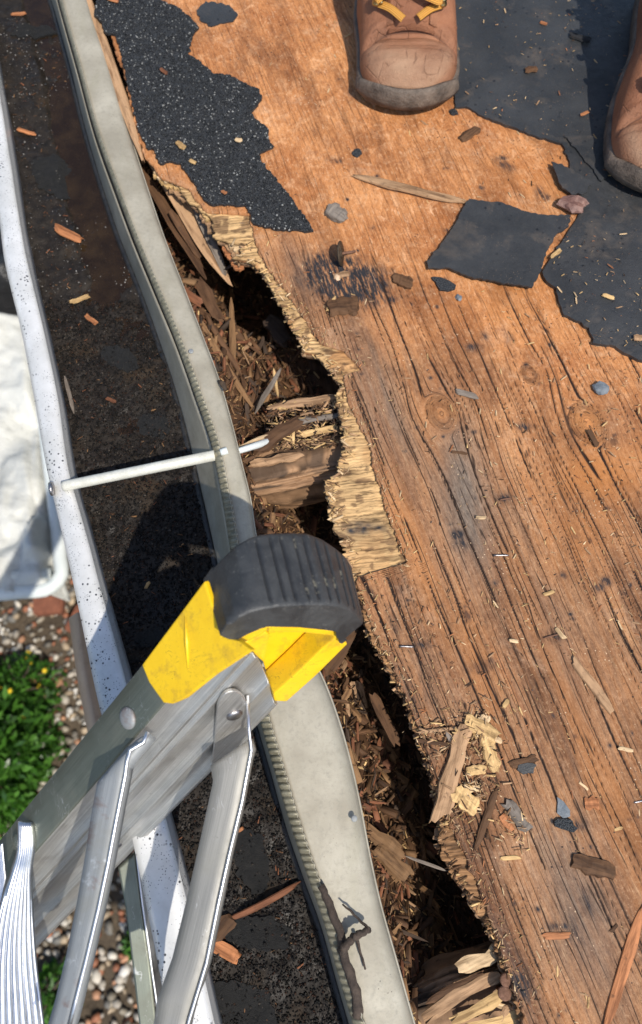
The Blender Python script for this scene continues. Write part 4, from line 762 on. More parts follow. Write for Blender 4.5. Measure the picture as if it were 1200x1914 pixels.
def prism3(name, face, vec, mat, parent, bev=.0008, seg=2):
    face = np.array(face); vec = np.array(vec); n = len(face); V = np.concatenate([face, face + vec])
    fs = [tuple(range(n)), tuple(range(2 * n - 1, n - 1, -1))] + [(i, (i + 1) % n, (i + 1) % n + n, i + n) for i in range(n)]
    V = V - np.array(parent.location); g = np.stack([V @ Ld, V @ Ud, V @ nW], -1)
    bm = bmesh.new(); vs = [bm.verts.new(p) for p in V]; [bm.faces.new([vs[i] for i in f]) for f in fs]; bmesh.ops.recalc_face_normals(bm, faces=bm.faces[:])
    if bev: bmesh.ops.bevel(bm, geom=[e for e in bm.edges], offset=bev, segments=seg, affect='EDGES', profile=.6)
    me = bpy.data.meshes.new(name); bm.to_mesh(me); bm.free()
    co = np.array([v.co[:] for v in me.vertices]); a_ = me.attributes.new('grain', 'FLOAT_VECTOR', 'POINT'); a_.data.foreach_set('vector', np.stack([co @ Ld, co @ np.cross(nW, Ld), co @ nW], -1).ravel())
    me.materials.append(mat); o = bpy.data.objects.new(name, me); COL.objects.link(o); o.parent = parent
    return o
TOP = -.085; BOT = 1.9    # how far the rail runs beyond the section at the sleeve
def ext(name, prof, t0, t1, mat, n=2, smooth=False, parent=None):
    """extrude an open profile given in (U, N) metres from B along the rail"""
    pr = np.array(prof); C = []
    for t_ in np.linspace(t0, t1, n): C.append([B0 + Ud * u_ + nW * n_ + Ld * t_ for u_, n_ in pr])
    C = np.array(C); G = np.stack([(C - B0) @ Ld, (C - B0) @ Ud, (C - B0) @ nW], -1)
    o = mesh(name, C.reshape(-1, 3), gridf(*C.shape[:2]), mat, parent or lad, smooth, dict(grain=G.reshape(-1, 3))); m = o.modifiers.new('thick', 'SOLIDIFY'); m.thickness = .0018; m.offset = -1 if False else 0; return o
# web with its long raised ribs, then the lower lip
tw_ = (np.dot(onW(470, 1218) - B0, Ld)); t_end = np.dot(onW(492, 1236) - B0, Ld)
prof = np.array([(.0005, -.001), (.006, -.0035), (.012, -.0035), (WL * .30, -.0035), (WL * .31, -.0008), (WL * .34, -.0008), (WL * .35, -.0035), (WL * .40, -.0035), (WL * .41, -.001), (WL * .43, -.001), (WL * .44, -.0035), (WL * .72, -.0035), (WL * .73, -.0008), (WL * .755, -.0008), (WL * .765, -.0035), (WL * .93, -.0035), (WL * .95, -.001), (WL * .985, 0), (WL, -.0012), (WL * 1.0, -.006), (WL * .995, -.030)])
E_ = np.array([[np.dot(onW(*q_, -.0025) - B0, Ud), np.dot(onW(*q_, -.0025) - B0, Ld)] for q_ in [(300, 1290), (440, 1221), (470, 1218), (491, 1236), (512, 1311)]])
# (u, t) along the skewed frame: solve the small system because the flange and the rail are not square to each other
tst = np.interp(prof[:, 0], E_[:, 0], E_[:, 1]); print('web end', E_)
Cw = np.array([[B0 + Ud * u_ + nW * n_ + Ld * (t0_ + (BOT - t0_) * q_ ** 2) for (u_, n_), t0_ in zip(prof, tst)] for q_ in np.linspace(0, 1, 60)])
G = np.stack([(Cw - B0) @ Ld, (Cw - B0) @ np.cross(nW, Ld), (Cw - B0) @ nW], -1)
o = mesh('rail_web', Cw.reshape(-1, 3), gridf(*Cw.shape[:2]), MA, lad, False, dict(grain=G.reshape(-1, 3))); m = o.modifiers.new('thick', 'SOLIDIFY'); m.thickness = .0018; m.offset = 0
# flange: the greenish face, its shade put into a darker metal colour; small corner lip
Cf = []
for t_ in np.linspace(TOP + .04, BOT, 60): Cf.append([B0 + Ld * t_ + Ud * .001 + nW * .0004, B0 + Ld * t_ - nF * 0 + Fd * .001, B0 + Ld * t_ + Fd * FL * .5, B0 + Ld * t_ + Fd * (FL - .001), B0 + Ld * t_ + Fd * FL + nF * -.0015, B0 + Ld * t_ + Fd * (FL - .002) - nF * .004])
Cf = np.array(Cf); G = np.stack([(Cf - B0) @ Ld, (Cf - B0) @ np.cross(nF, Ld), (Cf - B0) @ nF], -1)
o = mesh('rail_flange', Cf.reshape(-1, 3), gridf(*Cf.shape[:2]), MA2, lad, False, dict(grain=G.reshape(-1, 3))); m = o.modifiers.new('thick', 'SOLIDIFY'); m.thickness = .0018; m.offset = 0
# yellow sleeve
cap = lad
yF = [onF(a, b, .0016) for a, b in [(382, 1086), (265, 1243), (278, 1275), (305, 1314), (322, 1316), (345, 1306), (400, 1262), (470, 1216), (445, 1198), (415, 1190)]]
prism3('yellow_sleeve', yF, -nF * .004, MY, cap, .0010)
yl = [onF(382, 1090, .003), onF(340, 1150, .003), onF(345, 1240, .0026)]
tube('sleeve_rib', [onF(346, 1150, .0012), onF(349, 1200, .0022), onF(352, 1250, .0012)], [.0006, .0013, .0006], MY, cap, n=8)
yW = [onW(a, b, .004) for a, b in [(436, 1194), (495, 1171), (560, 1174), (631, 1180), (634, 1201), (650, 1205), (592, 1262), (536, 1312), (512, 1311), (504, 1280), (491, 1237), (470, 1217), (452, 1216)]]
# recessed floor, upper ledge, long right rim, left shoulder: parts of one moulded piece
prism3('yellow_recess_panel', [onW(a, b, -.016) for a, b in [(440, 1190), (500, 1176), (632, 1184), (645, 1206), (536, 1306), (512, 1306), (492, 1237), (470, 1218)]], -nW * .003, MY, cap, .0005)
prism3('yellow_upper_ledge', [onW(a, b, .004) for a, b in [(432, 1194), (462, 1184), (495, 1171), (560, 1174), (631, 1180), (634, 1201), (620, 1188), (560, 1182), (497, 1180), (462, 1199), (446, 1204)]], -nW * .019, MY, cap, .0008)
prism3('yellow_side_rim', [onW(a, b, .003) for a, b in [(626, 1192), (650, 1204), (592, 1262), (536, 1312), (513, 1311), (511, 1298), (560, 1253), (600, 1214)]], -nW * .018, MY, cap, .0012)
prism3('yellow_shoulder', [onW(a, b, .0025) for a, b in [(440, 1198), (462, 1200), (497, 1181), (505, 1186), (494, 1236), (470, 1217), (450, 1220)]], -nW * .014, MY, cap, .0012)
# rubber pad: profile on the web side pushed back along the flange direction
pr = [(412, 1188), (424, 1168), (440, 1154), (462, 1144), (490, 1137), (520, 1132), (550, 1130), (580, 1129), (610, 1130), (636, 1133), (655, 1139), (672, 1150), (683, 1167), (660, 1186), (640, 1203), (634, 1201), (631, 1181), (560, 1173), (495, 1172), (462, 1186), (444, 1196), (428, 1195)]
pr = np.array([onW(a, b, .0075) for a, b in pr]); Lr = np.linalg.norm(PP(440, 1015, pr[2], nF) - pr[2])
# find push-back length so that the far rim shows at the photographed outline
def projp(p):
    q = np.array(p) - CAM; D = -q @ Z_; return 600 + F * (q @ X_) / D, 957 - F * (q @ Y_) / D
best = min(np.linspace(.02, .12, 101), key=lambda k: abs(projp(pr[7] + Fd * k)[1] - 1000)); print('rubber depth', best, projp(pr[7] + Fd * best), projp(pr[0] + Fd * best), 'web', WL, 'flange', FL)
M1 = 420; d_ = np.r_[0, np.cumsum(np.linalg.norm(np.diff(np.r_[pr, pr[:1]], axis=0), axis=1))]; s = np.linspace(0, d_[-1], M1, endpoint=False); ring = np.stack([np.interp(s, d_, np.r_[pr, pr[:1]][:, k]) for k in range(3)], 1)
fpx = [(380, 1083), (395, 1062), (415, 1040), (440, 1015), (462, 1003), (485, 997), (515, 994), (545, 993), (575, 995), (603, 1005), (627, 1021), (644, 1037), (657, 1057), (640, 1080), (612, 1096), (604, 1094), (600, 1075), (525, 1068), (458, 1068), (425, 1080), (405, 1090), (392, 1090)]
fo = pr.mean(0) + Fd * best; far = np.array([PP(a_, b_, fo, nW) for a_, b_ in fpx]); ringf = np.stack([np.interp(s, d_, np.r_[far, far[:1]][:, k]) for k in range(3)], 1)
cen = ring.mean(0); out = ring - cen; ux = ring @ Ud; fracu = (ux - ux.min()) / (ux.max() - ux.min()); upper = sm(.008, .02, -(ring - pr[0]) @ Ld * 1.0 + .004)
rb = []; rid = []
nk = 26
ribs = np.abs(((fracu - .16 + .006 * np.sin(fracu * 40)) * 12.5) % 1 - .5); groove = sm(.20, .06, ribs) * sm(.14, .20, fracu) * upper
for i, q in enumerate(np.linspace(0, 1, nk)):
    e = min(q, 1 - q); ins = 1 - .055 * (1 - sm(0, .09, e)) ** 1.5 if q < .5 else 1 - .07 * (1 - sm(0, .05, e)) ** 1.5
    ins_v = cen + (ring - cen) * (1 - (1 - ins) * 1.0)
    pull = np.where(upper > .5, 1, .0)[:, None]
    base = ring * (1 - pull) + ins_v * pull
    p = base + (ringf - ring) * q - (-Ld) * (groove * .0011 * sm(.04, .12, e))[:, None] + (-Ld) * (.0006 * (fb(s * 60, 0 * s + q * 3, 5, 2) - .5))[:, None]
    rb.append(p); rid.append(np.clip(groove * sm(.02, .1, e), 0, 1))
V = np.array(rb); fs = [tuple(f) for f in gridf(nk, M1, True)] + [tuple(range(M1))[::-1], tuple(range((nk - 1) * M1, nk * M1))]
o = mesh('rubber_pad', V.reshape(-1, 3), fs, MR, lad, True, dict(ridge=np.array(rid).ravel()))
for pgn in o.data.polygons:
    if len(pgn.vertices) > 4: pgn.use_smooth = False
def rivet(p, n, r, mat=MST, name='rivet'):
    n = np.array(n); up = np.cross(n, [1, 0.1, 0]); return tube(name, [p, p + n * r * .18, p + n * r * .34, p + n * r * .42], [r, r * .97, r * .7, r * .25], mat, lad, n=20, up=up / np.linalg.norm(up))
rivet(onF(240, 1342, .0008), nF, .0072, MGAL); rivet(onF(36, 1576, .004), nF, .0070, MA2); rivet(onW(218, 1580, -.003), nW, .0042)
# upper brace with rounded ear, riveted to the web, running down and back
def strap(name, left, right, dl, mat, th=.0022, parent=lad, n=70, dr=None, crown=0.0, ribs=0, rag=0):
    """sheet-metal strap between two edges, each (px,py) with distances from the camera"""
    a = resample(np.array([PD(x, y, d) for (x, y), d in zip(left, dl)]), n, bool(ribs)); b = resample(np.array([PD(x, y, d) for (x, y), d in zip(right, dr or dl)]), n, bool(ribs))
    k = 9 if not ribs else ribs * 6 + 1; C = []
    nn = np.cross(b - a, np.gradient(a, axis=0)); nn /= np.linalg.norm(nn, axis=1)[:, None]
    for q in np.linspace(0, 1, k):
        c = a * (1 - q) + b * q; sg = np.sign(np.sum(nn * (CAM - c), 1))[:, None]; c = c + nn * sg * crown * math.sin(q * math.pi)
        if ribs: c = c + nn * sg * .0009 * math.cos(q * ribs * 2 * math.pi)
        C.append(c)
    if crown and not ribs:
        c0_, c1_ = C[0], C[-1]; s0 = np.sign(np.sum(nn * (CAM - a), 1))[:, None]; w_ = b - a
        C = [a - nn * s0 * .0025 + w_ * .004, a, a + w_ * .33 , a + w_ * .66, b, b - nn * s0 * .007 - w_ * .02]; k = 6
    C = np.array(C); L_ = np.r_[0, np.cumsum(np.linalg.norm(np.diff(a, axis=0), axis=1))]; G = np.stack([np.broadcast_to(L_[None], C.shape[:2]), np.broadcast_to(np.linspace(0, .04, k)[:, None], C.shape[:2]), 0 * C[..., 0]], -1)
    o = mesh(name, C.reshape(-1, 3), gridf(*C.shape[:2]), mat, parent, bool(ribs), dict(grain=G.reshape(-1, 3))); m = o.modifiers.new('thick', 'SOLIDIFY'); m.thickness = th; m.offset = 0; return o
def dep(p): return float(-(np.array(p) - CAM) @ Z_)
dE = dep(onW(437, 1335, .003)); print('ear depth', dE)
ear_pts = [(437 + 29 * math.cos(a_) - 2, 1330 - 38 * math.sin(a_)) for a_ in np.linspace(0, math.pi, 13)]
ear_pts = ear_pts + [(402, 1385), (396, 1428), (398, 1438), (462, 1392), (466, 1375)]
prism3('brace_ear', [onW(a, b, .003) for a, b in ear_pts], -nW * .0025, MA, lad, .0004, 1)
rivet(onW(438, 1336, .003), nW, .0055)
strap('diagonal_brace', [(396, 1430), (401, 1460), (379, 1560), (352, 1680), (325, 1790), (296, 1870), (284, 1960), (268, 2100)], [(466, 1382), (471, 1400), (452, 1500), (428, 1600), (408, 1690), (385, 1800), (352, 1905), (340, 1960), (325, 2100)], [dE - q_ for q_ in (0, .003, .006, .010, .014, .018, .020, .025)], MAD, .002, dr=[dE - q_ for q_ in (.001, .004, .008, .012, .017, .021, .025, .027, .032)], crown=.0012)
tube('brace_folded_edge', [PD(x, y, d) for (x, y), d in zip([(462, 1300), (466, 1370), (470, 1402), (452, 1500), (428, 1600), (408, 1690), (386, 1800), (354, 1905), (340, 1960)], [dE - q_ for q_ in (.003, .004, .006, .010, .014, .019, .023, .027, .029)])], .0011, MBR, lad, n=8, attrs=None)
# galvanised brace from under the flange
dG = dep(onW(265, 1380, .004))
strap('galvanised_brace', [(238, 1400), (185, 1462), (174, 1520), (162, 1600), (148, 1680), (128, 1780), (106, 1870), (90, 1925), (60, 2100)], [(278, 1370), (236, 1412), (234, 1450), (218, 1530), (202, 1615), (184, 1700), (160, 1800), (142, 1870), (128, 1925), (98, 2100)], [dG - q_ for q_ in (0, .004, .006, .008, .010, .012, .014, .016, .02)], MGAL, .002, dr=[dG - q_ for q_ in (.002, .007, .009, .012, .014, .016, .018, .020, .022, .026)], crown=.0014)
tube('brace_folded_edge', [PD(x, y, d) for (x, y), d in zip([(276, 1368), (268, 1388), (243, 1402), (237, 1425), (234, 1450), (218, 1530), (202, 1615), (184, 1700), (160, 1800), (142, 1870), (128, 1925)], [dG - q_ for q_ in (.004, .005, .008, .010, .011, .014, .016, .018, .020, .022, .024)])], .0013, MBR, lad, n=8)
# ribbed bright step bolted through the flange at the far left
dS = dep(onF(40, 1576, .004))
strap('ribbed_step', [(36, 1535), (34, 1590), (22, 1630), (2, 1690), (-15, 1780), (-22, 1930), (-30, 2100)], [(60, 1537), (64, 1575), (58, 1620), (60, 1690), (66, 1780), (82, 1914), (105, 2100)], [dS - .004, dS - .006, dS - .006, dS - .01, dS - .012, dS - .014, dS - .016], MBR, .003, dr=[dS - .004, dS - .005, dS - .002, dS, dS, dS, dS], crown=.002, ribs=8)
strap('step_side', [(-14, 1590), (-8, 1680), (-30, 1760)], [(6, 1575), (12, 1640), (0, 1700)], [dS, dS, dS], MBR, .002)
# second rail standing further back
d2 = .66
strap('rear_rail_flange', [(221, 1620), (236, 1700), (248, 1800), (262, 1925), (290, 2150)], [(252, 1592), (264, 1690), (280, 1800), (294, 1925), (320, 2150)], [d2, d2, d2, d2, d2], MA2, .002)
strap('rear_rail_web', [(252, 1590), (264, 1690), (280, 1800), (292, 1880), (320, 2150)], [(276, 1572), (292, 1650), (304, 1750), (312, 1850), (345, 2150)], [d2, d2, d2, d2, d2], MBR, .002, dr=[d2 + .01] * 5)
strap('rear_rail_flange', [(276, 1572), (292, 1650), (306, 1750), (316, 1830), (350, 2150)], [(284, 1566), (304, 1650), (330, 1750), (345, 1800), (400, 2150)], [d2 + .01] * 5, MGAL, .002, dr=[d2 + .02] * 5)

# ------------------------------------------------------------------ boots and the person wearing them
toeL = P(772, 219, 0); person = thing('person', 'person standing on the roof in worn tan leather work boots with yellow laces', 'person', (.26, .93, 0))
def boot(tx, ty, rot, mir, label):
    """toe tip at (tx,ty), toe pointing to -y turned by rot"""
    root = None; c, s = math.cos(rot), math.sin(rot)
    def tr(V):
        V = np.array(V, float); x = V[..., 0] * mir; y = V[..., 1]; return np.stack([tx + x * c - y * s, ty + x * s + y * c, V[..., 2] + .001], -1)
    n, k = 230, 90; LEN = .30
    sv = np.r_[np.linspace(0, 1, 50) ** 1.8 * .05, np.linspace(.0508, .115, 120), np.linspace(.118, LEN, n - 170)]
    wid = lambda q: .0525 * np.clip(1 - (1 - np.clip(q / .052, 0, 1)) ** 2.6, 0, 1) ** .42 * (1 - .20 * sm(.10, .20, q)) * (1 - .10 * sm(.22, .3, q)) * np.clip(1 - np.clip((q - .262) / .04, 0, 1) ** 3, .02, 1) ** .5
    off = lambda q: .004 * np.sin(np.clip(q / .12, 0, 1) * math.pi) - .006 * sm(.1, .2, q)
    # ---- sole: outline band with welt, then the toe bumper rising over the front
    an = np.linspace(0, math.pi, k)
    hh = lambda q: np.interp(q, [0, .004, .010, .022, .034, .043, .050, .056, .066, .085, .114, .15, .3], [.022, .034, .043, .050, .052, .049, .045, .047, .056, .070, .092, .125, .19])
    V = []; Wr = []; Sm = []
    for q in sv:
        w = float(wid(q)) * .965; h = float(hh(q)) - .020; ca, sa = np.cos(an), np.sin(an)
        xx = w * np.sign(ca) * np.abs(ca) ** .62 + off(q); z = .020 + h * sa ** .62
        rum = .0026 * np.sin(q * 330 + 2.2 * np.cos(an * 2)) * sm(.040, .046, q) * sm(.072, .06, q) * sa
        seam = (np.exp(-((q - (.061 - .022 * np.abs(ca) ** 2.2)) / .0009) ** 2) + .5 * np.exp(-((q - (.0645 - .022 * np.abs(ca) ** 2.2)) / .0006) ** 2) * (np.sin(ca * 150) > 0)) * (sa > .25)
        z = z + rum + .0024 * (fb(xx * 45, q * 45 + 0 * xx, 14, 3) - .5) * sa - .0016 * seam - .0010 * np.exp(-((q - .0375) / .0012) ** 2)
        z = z + .0016 * np.abs(fb(xx * 22, q * 70 + 0 * xx, 15, 2) - .5) * 2 * sa * sm(.03, .05, q); V.append(np.stack([xx, np.full(k, q), z], -1)); Wr.append(sm(.075, .015, q + .02 * (fb(xx * 60, q * 60 + 0 * xx, 18, 3) - .5)) * (.25 + .6 * sm(.3, .8, sa)) * (.2 + 1.2 * fb(xx * 40, q * 40 + 0 * xx, 17, 3))); Sm.append(seam)
    V = tr(np.array(V)); b = mesh('boot', V.reshape(-1, 3), gridf(n, k), MLE, person, True, dict(wear=np.clip(np.array(Wr), 0, 1).ravel(), seam=np.array(Sm).ravel() * .7)); b['label'] = label
    def sub(name, V, f, mat, attrs=None, smooth=True):
        o = mesh(name, V, f, mat, person, smooth, attrs); o.parent = b; return o
    # sole: ring of outline points
    nk = 110; qs = np.r_[np.linspace(0, 1, 40) ** 2 * .055, np.linspace(.057, LEN, nk - 40)]; R = [(wid(q) + off(q), q) for q in qs]; Lf = [(-wid(q) + off(q), q) for q in qs[::-1]]; ol = np.array([(float(a_), b_) for a_, b_ in R + Lf]); cc = ol.mean(0)
    rg = []
    for (z_, g_) in [(0, .93), (.002, .985), (.007, 1.02), (.0105, 1.005), (.0125, 1.03), (.017, 1.035), (.020, 1.03), (.0225, 1.0), (.023, .95)]:
        o_ = ol.copy(); o_[:, 0] = o_[:, 0] * g_; o_[:, 1] = ol[:, 1] - (g_ - 1) * .05 * np.exp(-ol[:, 1] / .02) - .0; tread = .0012 * (np.sin(np.arange(len(ol)) * 1.1) > 0) * (z_ < .008)
        rg.append(np.c_[o_, np.full(len(ol), z_) + tread + .007 * np.exp(-ol[:, 1] / .02)])
    V = tr(np.array(rg)); fs = [tuple(f) for f in gridf(len(rg), len(ol), True)] + [tuple(range(len(ol)))[::-1]]
    sub('sole', V.reshape(-1, 3), fs, MSO)
    # toe bumper
    aa = np.linspace(-1.25, 1.25, 60); bm_ = []
    for z_ , ins in [(.008, 1.02), (.014, 1.03), (.019, 1.025), (.023, 1.01), (.0265, .99), (.0285, .97), (.0285, .93)]:
        row = []
        for a_ in aa:
            yq_ = .052 * (1 - math.cos(a_)) ; xq = float(wid(yq_)) if yq_ > 0 else 0
            lead = .05 - math.cos(a_) * .0545 * ins
            xs = math.copysign(min(abs(math.sin(a_) * .062), .0535), a_) * ins
            drop = sm(.55, 1.25, abs(a_)) * .55
            row.append((xs * .965 + .003, lead + .0015 + .0025 * (z_ > .03) * (z_ - .03) * 100 * .1, .008 + (z_ - .008) * (1 - drop) + .004))
        bm_.append(row)
    V = tr(np.array(bm_)); o = sub('toe_bumper', V.reshape(-1, 3), gridf(len(bm_), 60), MSO); mo = o.modifiers.new('thick', 'SOLIDIFY'); mo.thickness = .002; mo.offset = 0
    # tongue
    C = []; 
    for q in np.linspace(.060, .27, 24):
        h = float(hh(q)); C.append([(x_ + off(q), q, h + .0035 - 8 * x_ * x_ * 1.2 + .003 * math.sin(q * 90)) for x_ in np.linspace(-.024, .024, 13)])
    V = tr(np.array(C)); o = sub('tongue', V.reshape(-1, 3), gridf(24, 13), MLE, dict(wear=np.zeros(24 * 13), seam=np.zeros(24 * 13))); mo = o.modifiers.new('thick', 'SOLIDIFY'); mo.thickness = .003; mo.offset = 0
    # leather facings both sides
    for sg in (-1, 1):
        C = []
        for q in np.linspace(.063, .27, 30):
            h = float(hh(q)); C.append([(sg * x_ + off(q), q, h + .0055 - 12 * (x_ - .008) ** 2 * 1.9 - (.003 if x_ > .036 else 0)) for x_ in np.linspace(.018 + .004 * (q - .062) * 8, .040, 9)])
        V = tr(np.array(C)); o = sub('lace_facing', V.reshape(-1, 3), gridf(30, 9), MLE, dict(wear=np.full(270, .1), seam=np.repeat([.0], 270))); mo = o.modifiers.new('thick', 'SOLIDIFY'); mo.thickness = .0026; mo.offset = 0
    # laces: flat ribbons
    def ribbon(name, pts, w=.0075, mat=MLA):
        p = resample(np.array(pts), 26); t_ = np.gradient(p, axis=0); t_ /= np.linalg.norm(t_, axis=1)[:, None]; up = np.array([0, -.45, 1.]); sd_ = np.cross(t_, up); sd_ /= np.linalg.norm(sd_, axis=1)[:, None]
        C = []; L_ = np.r_[0, np.cumsum(np.linalg.norm(np.diff(p, axis=0), axis=1))]; G = []
        for q in np.linspace(-.5, .5, 7): C.append(p + sd_ * w * q + np.array([0, 0, .0010]) * (1 - 4 * q * q)); G.append(np.stack([np.full(26, q * w), L_, 0 * L_], -1))
        V = tr(np.array(C)); o = sub(name, V.reshape(-1, 3), gridf(7, 26), mat, dict(grain=np.array(G).reshape(-1, 3))); mo = o.modifiers.new('thick', 'SOLIDIFY'); mo.thickness = .0012; mo.offset = 0; return o
    for i, q in enumerate([.068, .080, .106, .13, .156, .182]):
        h = float(hh(q)); hm_ = float(hh(q + .012)); 
        ribbon('lace', [(-.031, q + .010, h + .0095), (-.018, q + .001, h + .0105), (-.005, q - .009, h + .0070)] if i == 0 else [(-.029, q, h + .006), (-.010, q + .004, h + .0105), (.010, q + .012, hm_ + .0105), (.028, q + .020, hm_ + .010)])
        ribbon('lace', [(.033, q + .008, h + .0095), (.022, q + .001, h + .0105), (.010, q - .007, h + .0070)] if i == 0 else [(.031, q, h + .006), (.012, q + .003, h + .012), (-.008, q + .010, hm_ + .0125), (-.026, q + .019, hm_ + .0105)])
        q = q + (.009 if i == 0 else 0); h = float(hh(q))
        for sg in (-1, 1):
            e = tr(np.array([(sg * .0335 + .001, q - .001, h + .0035), (sg * .0335 + .001, q - .001, h + .0055), (sg * .0335 + .001, q - .001, h + .0085), (sg * .0335 + .001, q - .001, h + .0098)])); o = tube('lace_hook', e, [.0042, .0042, .0020, .0030], MBRASS, person, n=14, up=(0, 1, 0)); o.parent = b
            e = tr(np.array([(sg * .0275, q - .0045, h + .0065), (sg * .0275, q + .0045, h + .0065)])); o = tube('lace_ring', e, [.0017, .0017], MBRASS, person, n=8); o.parent = b
    # bow: two loops and ends
    h = .062; ribbon('lace_bow', [(-.002, .084, h + .014), (-.018, .078, h + .019), (-.032, .070, h + .013), (-.024, .080, h + .012), (-.002, .084, h + .013)], .007); ribbon('lace_bow', [(.002, .080, h + .014), (.014, .073, h + .017), (.030, .070, h + .013), (.024, .080, h + .012), (.004, .084, h + .013)], .007)
    return b
boot(.0865, toeL[1], math.radians(-1), 1, 'left boot in the photo with a scuffed brown toe')
tR = P(1214, 378, 0); boot(tR[0] + .006, tR[1], math.radians(-10), -1, 'right boot in the photo, cut off by the frame edge')
# trousers and body above, one continuous figure
def skin(name, verts, edges, radii, mat, parent, root=0):
    me = bpy.data.meshes.new(name); me.from_pydata([Vector(v) - parent.location for v in verts], edges, []); me.update(); o = bpy.data.objects.new(name, me); COL.objects.link(o); o.parent = parent; me.materials.append(mat)
    o.modifiers.new('skin', 'SKIN'); 
    for i, r_ in enumerate(radii): me.skin_vertices[0].data[i].radius = (r_, r_ * .95)
    me.skin_vertices[0].data[root].use_root = True; s_ = o.modifiers.new('sub', 'SUBSURF'); s_.levels = 2; s_.render_levels = 2
    return o
aL = np.array([.078, .925, .10]); aR = np.array([.44, .80, .10]); pel = np.array([.30, 1.04, .98])
vs = [tuple(pel), (.19, 1.03, .90), (.125, .98, .52), tuple(aL + [0, .0, .04]), (.40, 1.0, .90), (.43, .93, .52), tuple(aR + [0, 0, .04]), (.30, 1.05, 1.15), (.30, 1.03, 1.40), (.30, 1.02, 1.50), (.12, 1.03, 1.42), (.06, 1.03, 1.14), (.07, .90, .92), (.48, 1.03, 1.42), (.54, 1.03, 1.14), (.53, .90, .92), (.30, 1.0, 1.60), (.30, .99, 1.70)]
es = [(0, 1), (1, 2), (2, 3), (0, 4), (4, 5), (5, 6), (0, 7), (7, 8), (8, 9), (8, 10), (10, 11), (11, 12), (8, 13), (13, 14), (14, 15), (9, 16), (16, 17)]
skin('body', vs, es, [.15, .095, .068, .062, .095, .068, .062, .15, .16, .06, .06, .045, .033, .06, .045, .033, .085, .085], MTROU, person)

# ------------------------------------------------------------------ things lying on the plywood
def stone(px, py, wpx, hpx, z, mat, label, seed, name='stone', cat='stone'):
    c = P(px, py, z); m_ = mpp(z, py); bm = bmesh.new(); bmesh.ops.create_icosphere(bm, subdivisions=2, radius=1); q = np.random.RandomState(seed); off_ = q.rand(3) * 9
    for v in bm.verts:
        f_ = .55 + 1.0 * float(fb(v.co.x * 1.9 + off_[0] + v.co.z, v.co.y * 1.9 + off_[1], seed, 2)); v.co = Vector((v.co.x * wpx * m_ * .5 * f_, v.co.y * hpx * m_ * .55 * f_, v.co.z * min(wpx, hpx) * m_ * .28 * f_))
    me = bpy.data.meshes.new(name); bm.to_mesh(me); bm.free(); me.materials.append(mat); o = bpy.data.objects.new(name, me); COL.objects.link(o); o.location = (c[0], c[1], z + min(wpx, hpx) * m_ * .2); o.rotation_euler = (0, 0, q.rand() - .5); return tag(o, label, cat)
stone(1069, 386, 52, 34, .003, MRS, 'rounded mottled pinkish stone at the right tip of the square felt piece', 1)
stone(1123, 727, 28, 22, 0, MST2, 'angular blue-grey pebble on the right of the plywood', 2)
stone(667, 288, 20, 15, 0, MS, 'small black grit lump left of the long bark strip', 3)
stone(848, 212, 16, 14, 0, MS, 'black grit lump at the toe of the left boot', 4)
stone(630, 520, 10, 14, .001, MTAN, 'tiny tan chip on the black stain', 5)
stone(857, 558, 12, 12, 0, MST2, 'small grey pebble below the curled felt scrap', 6)
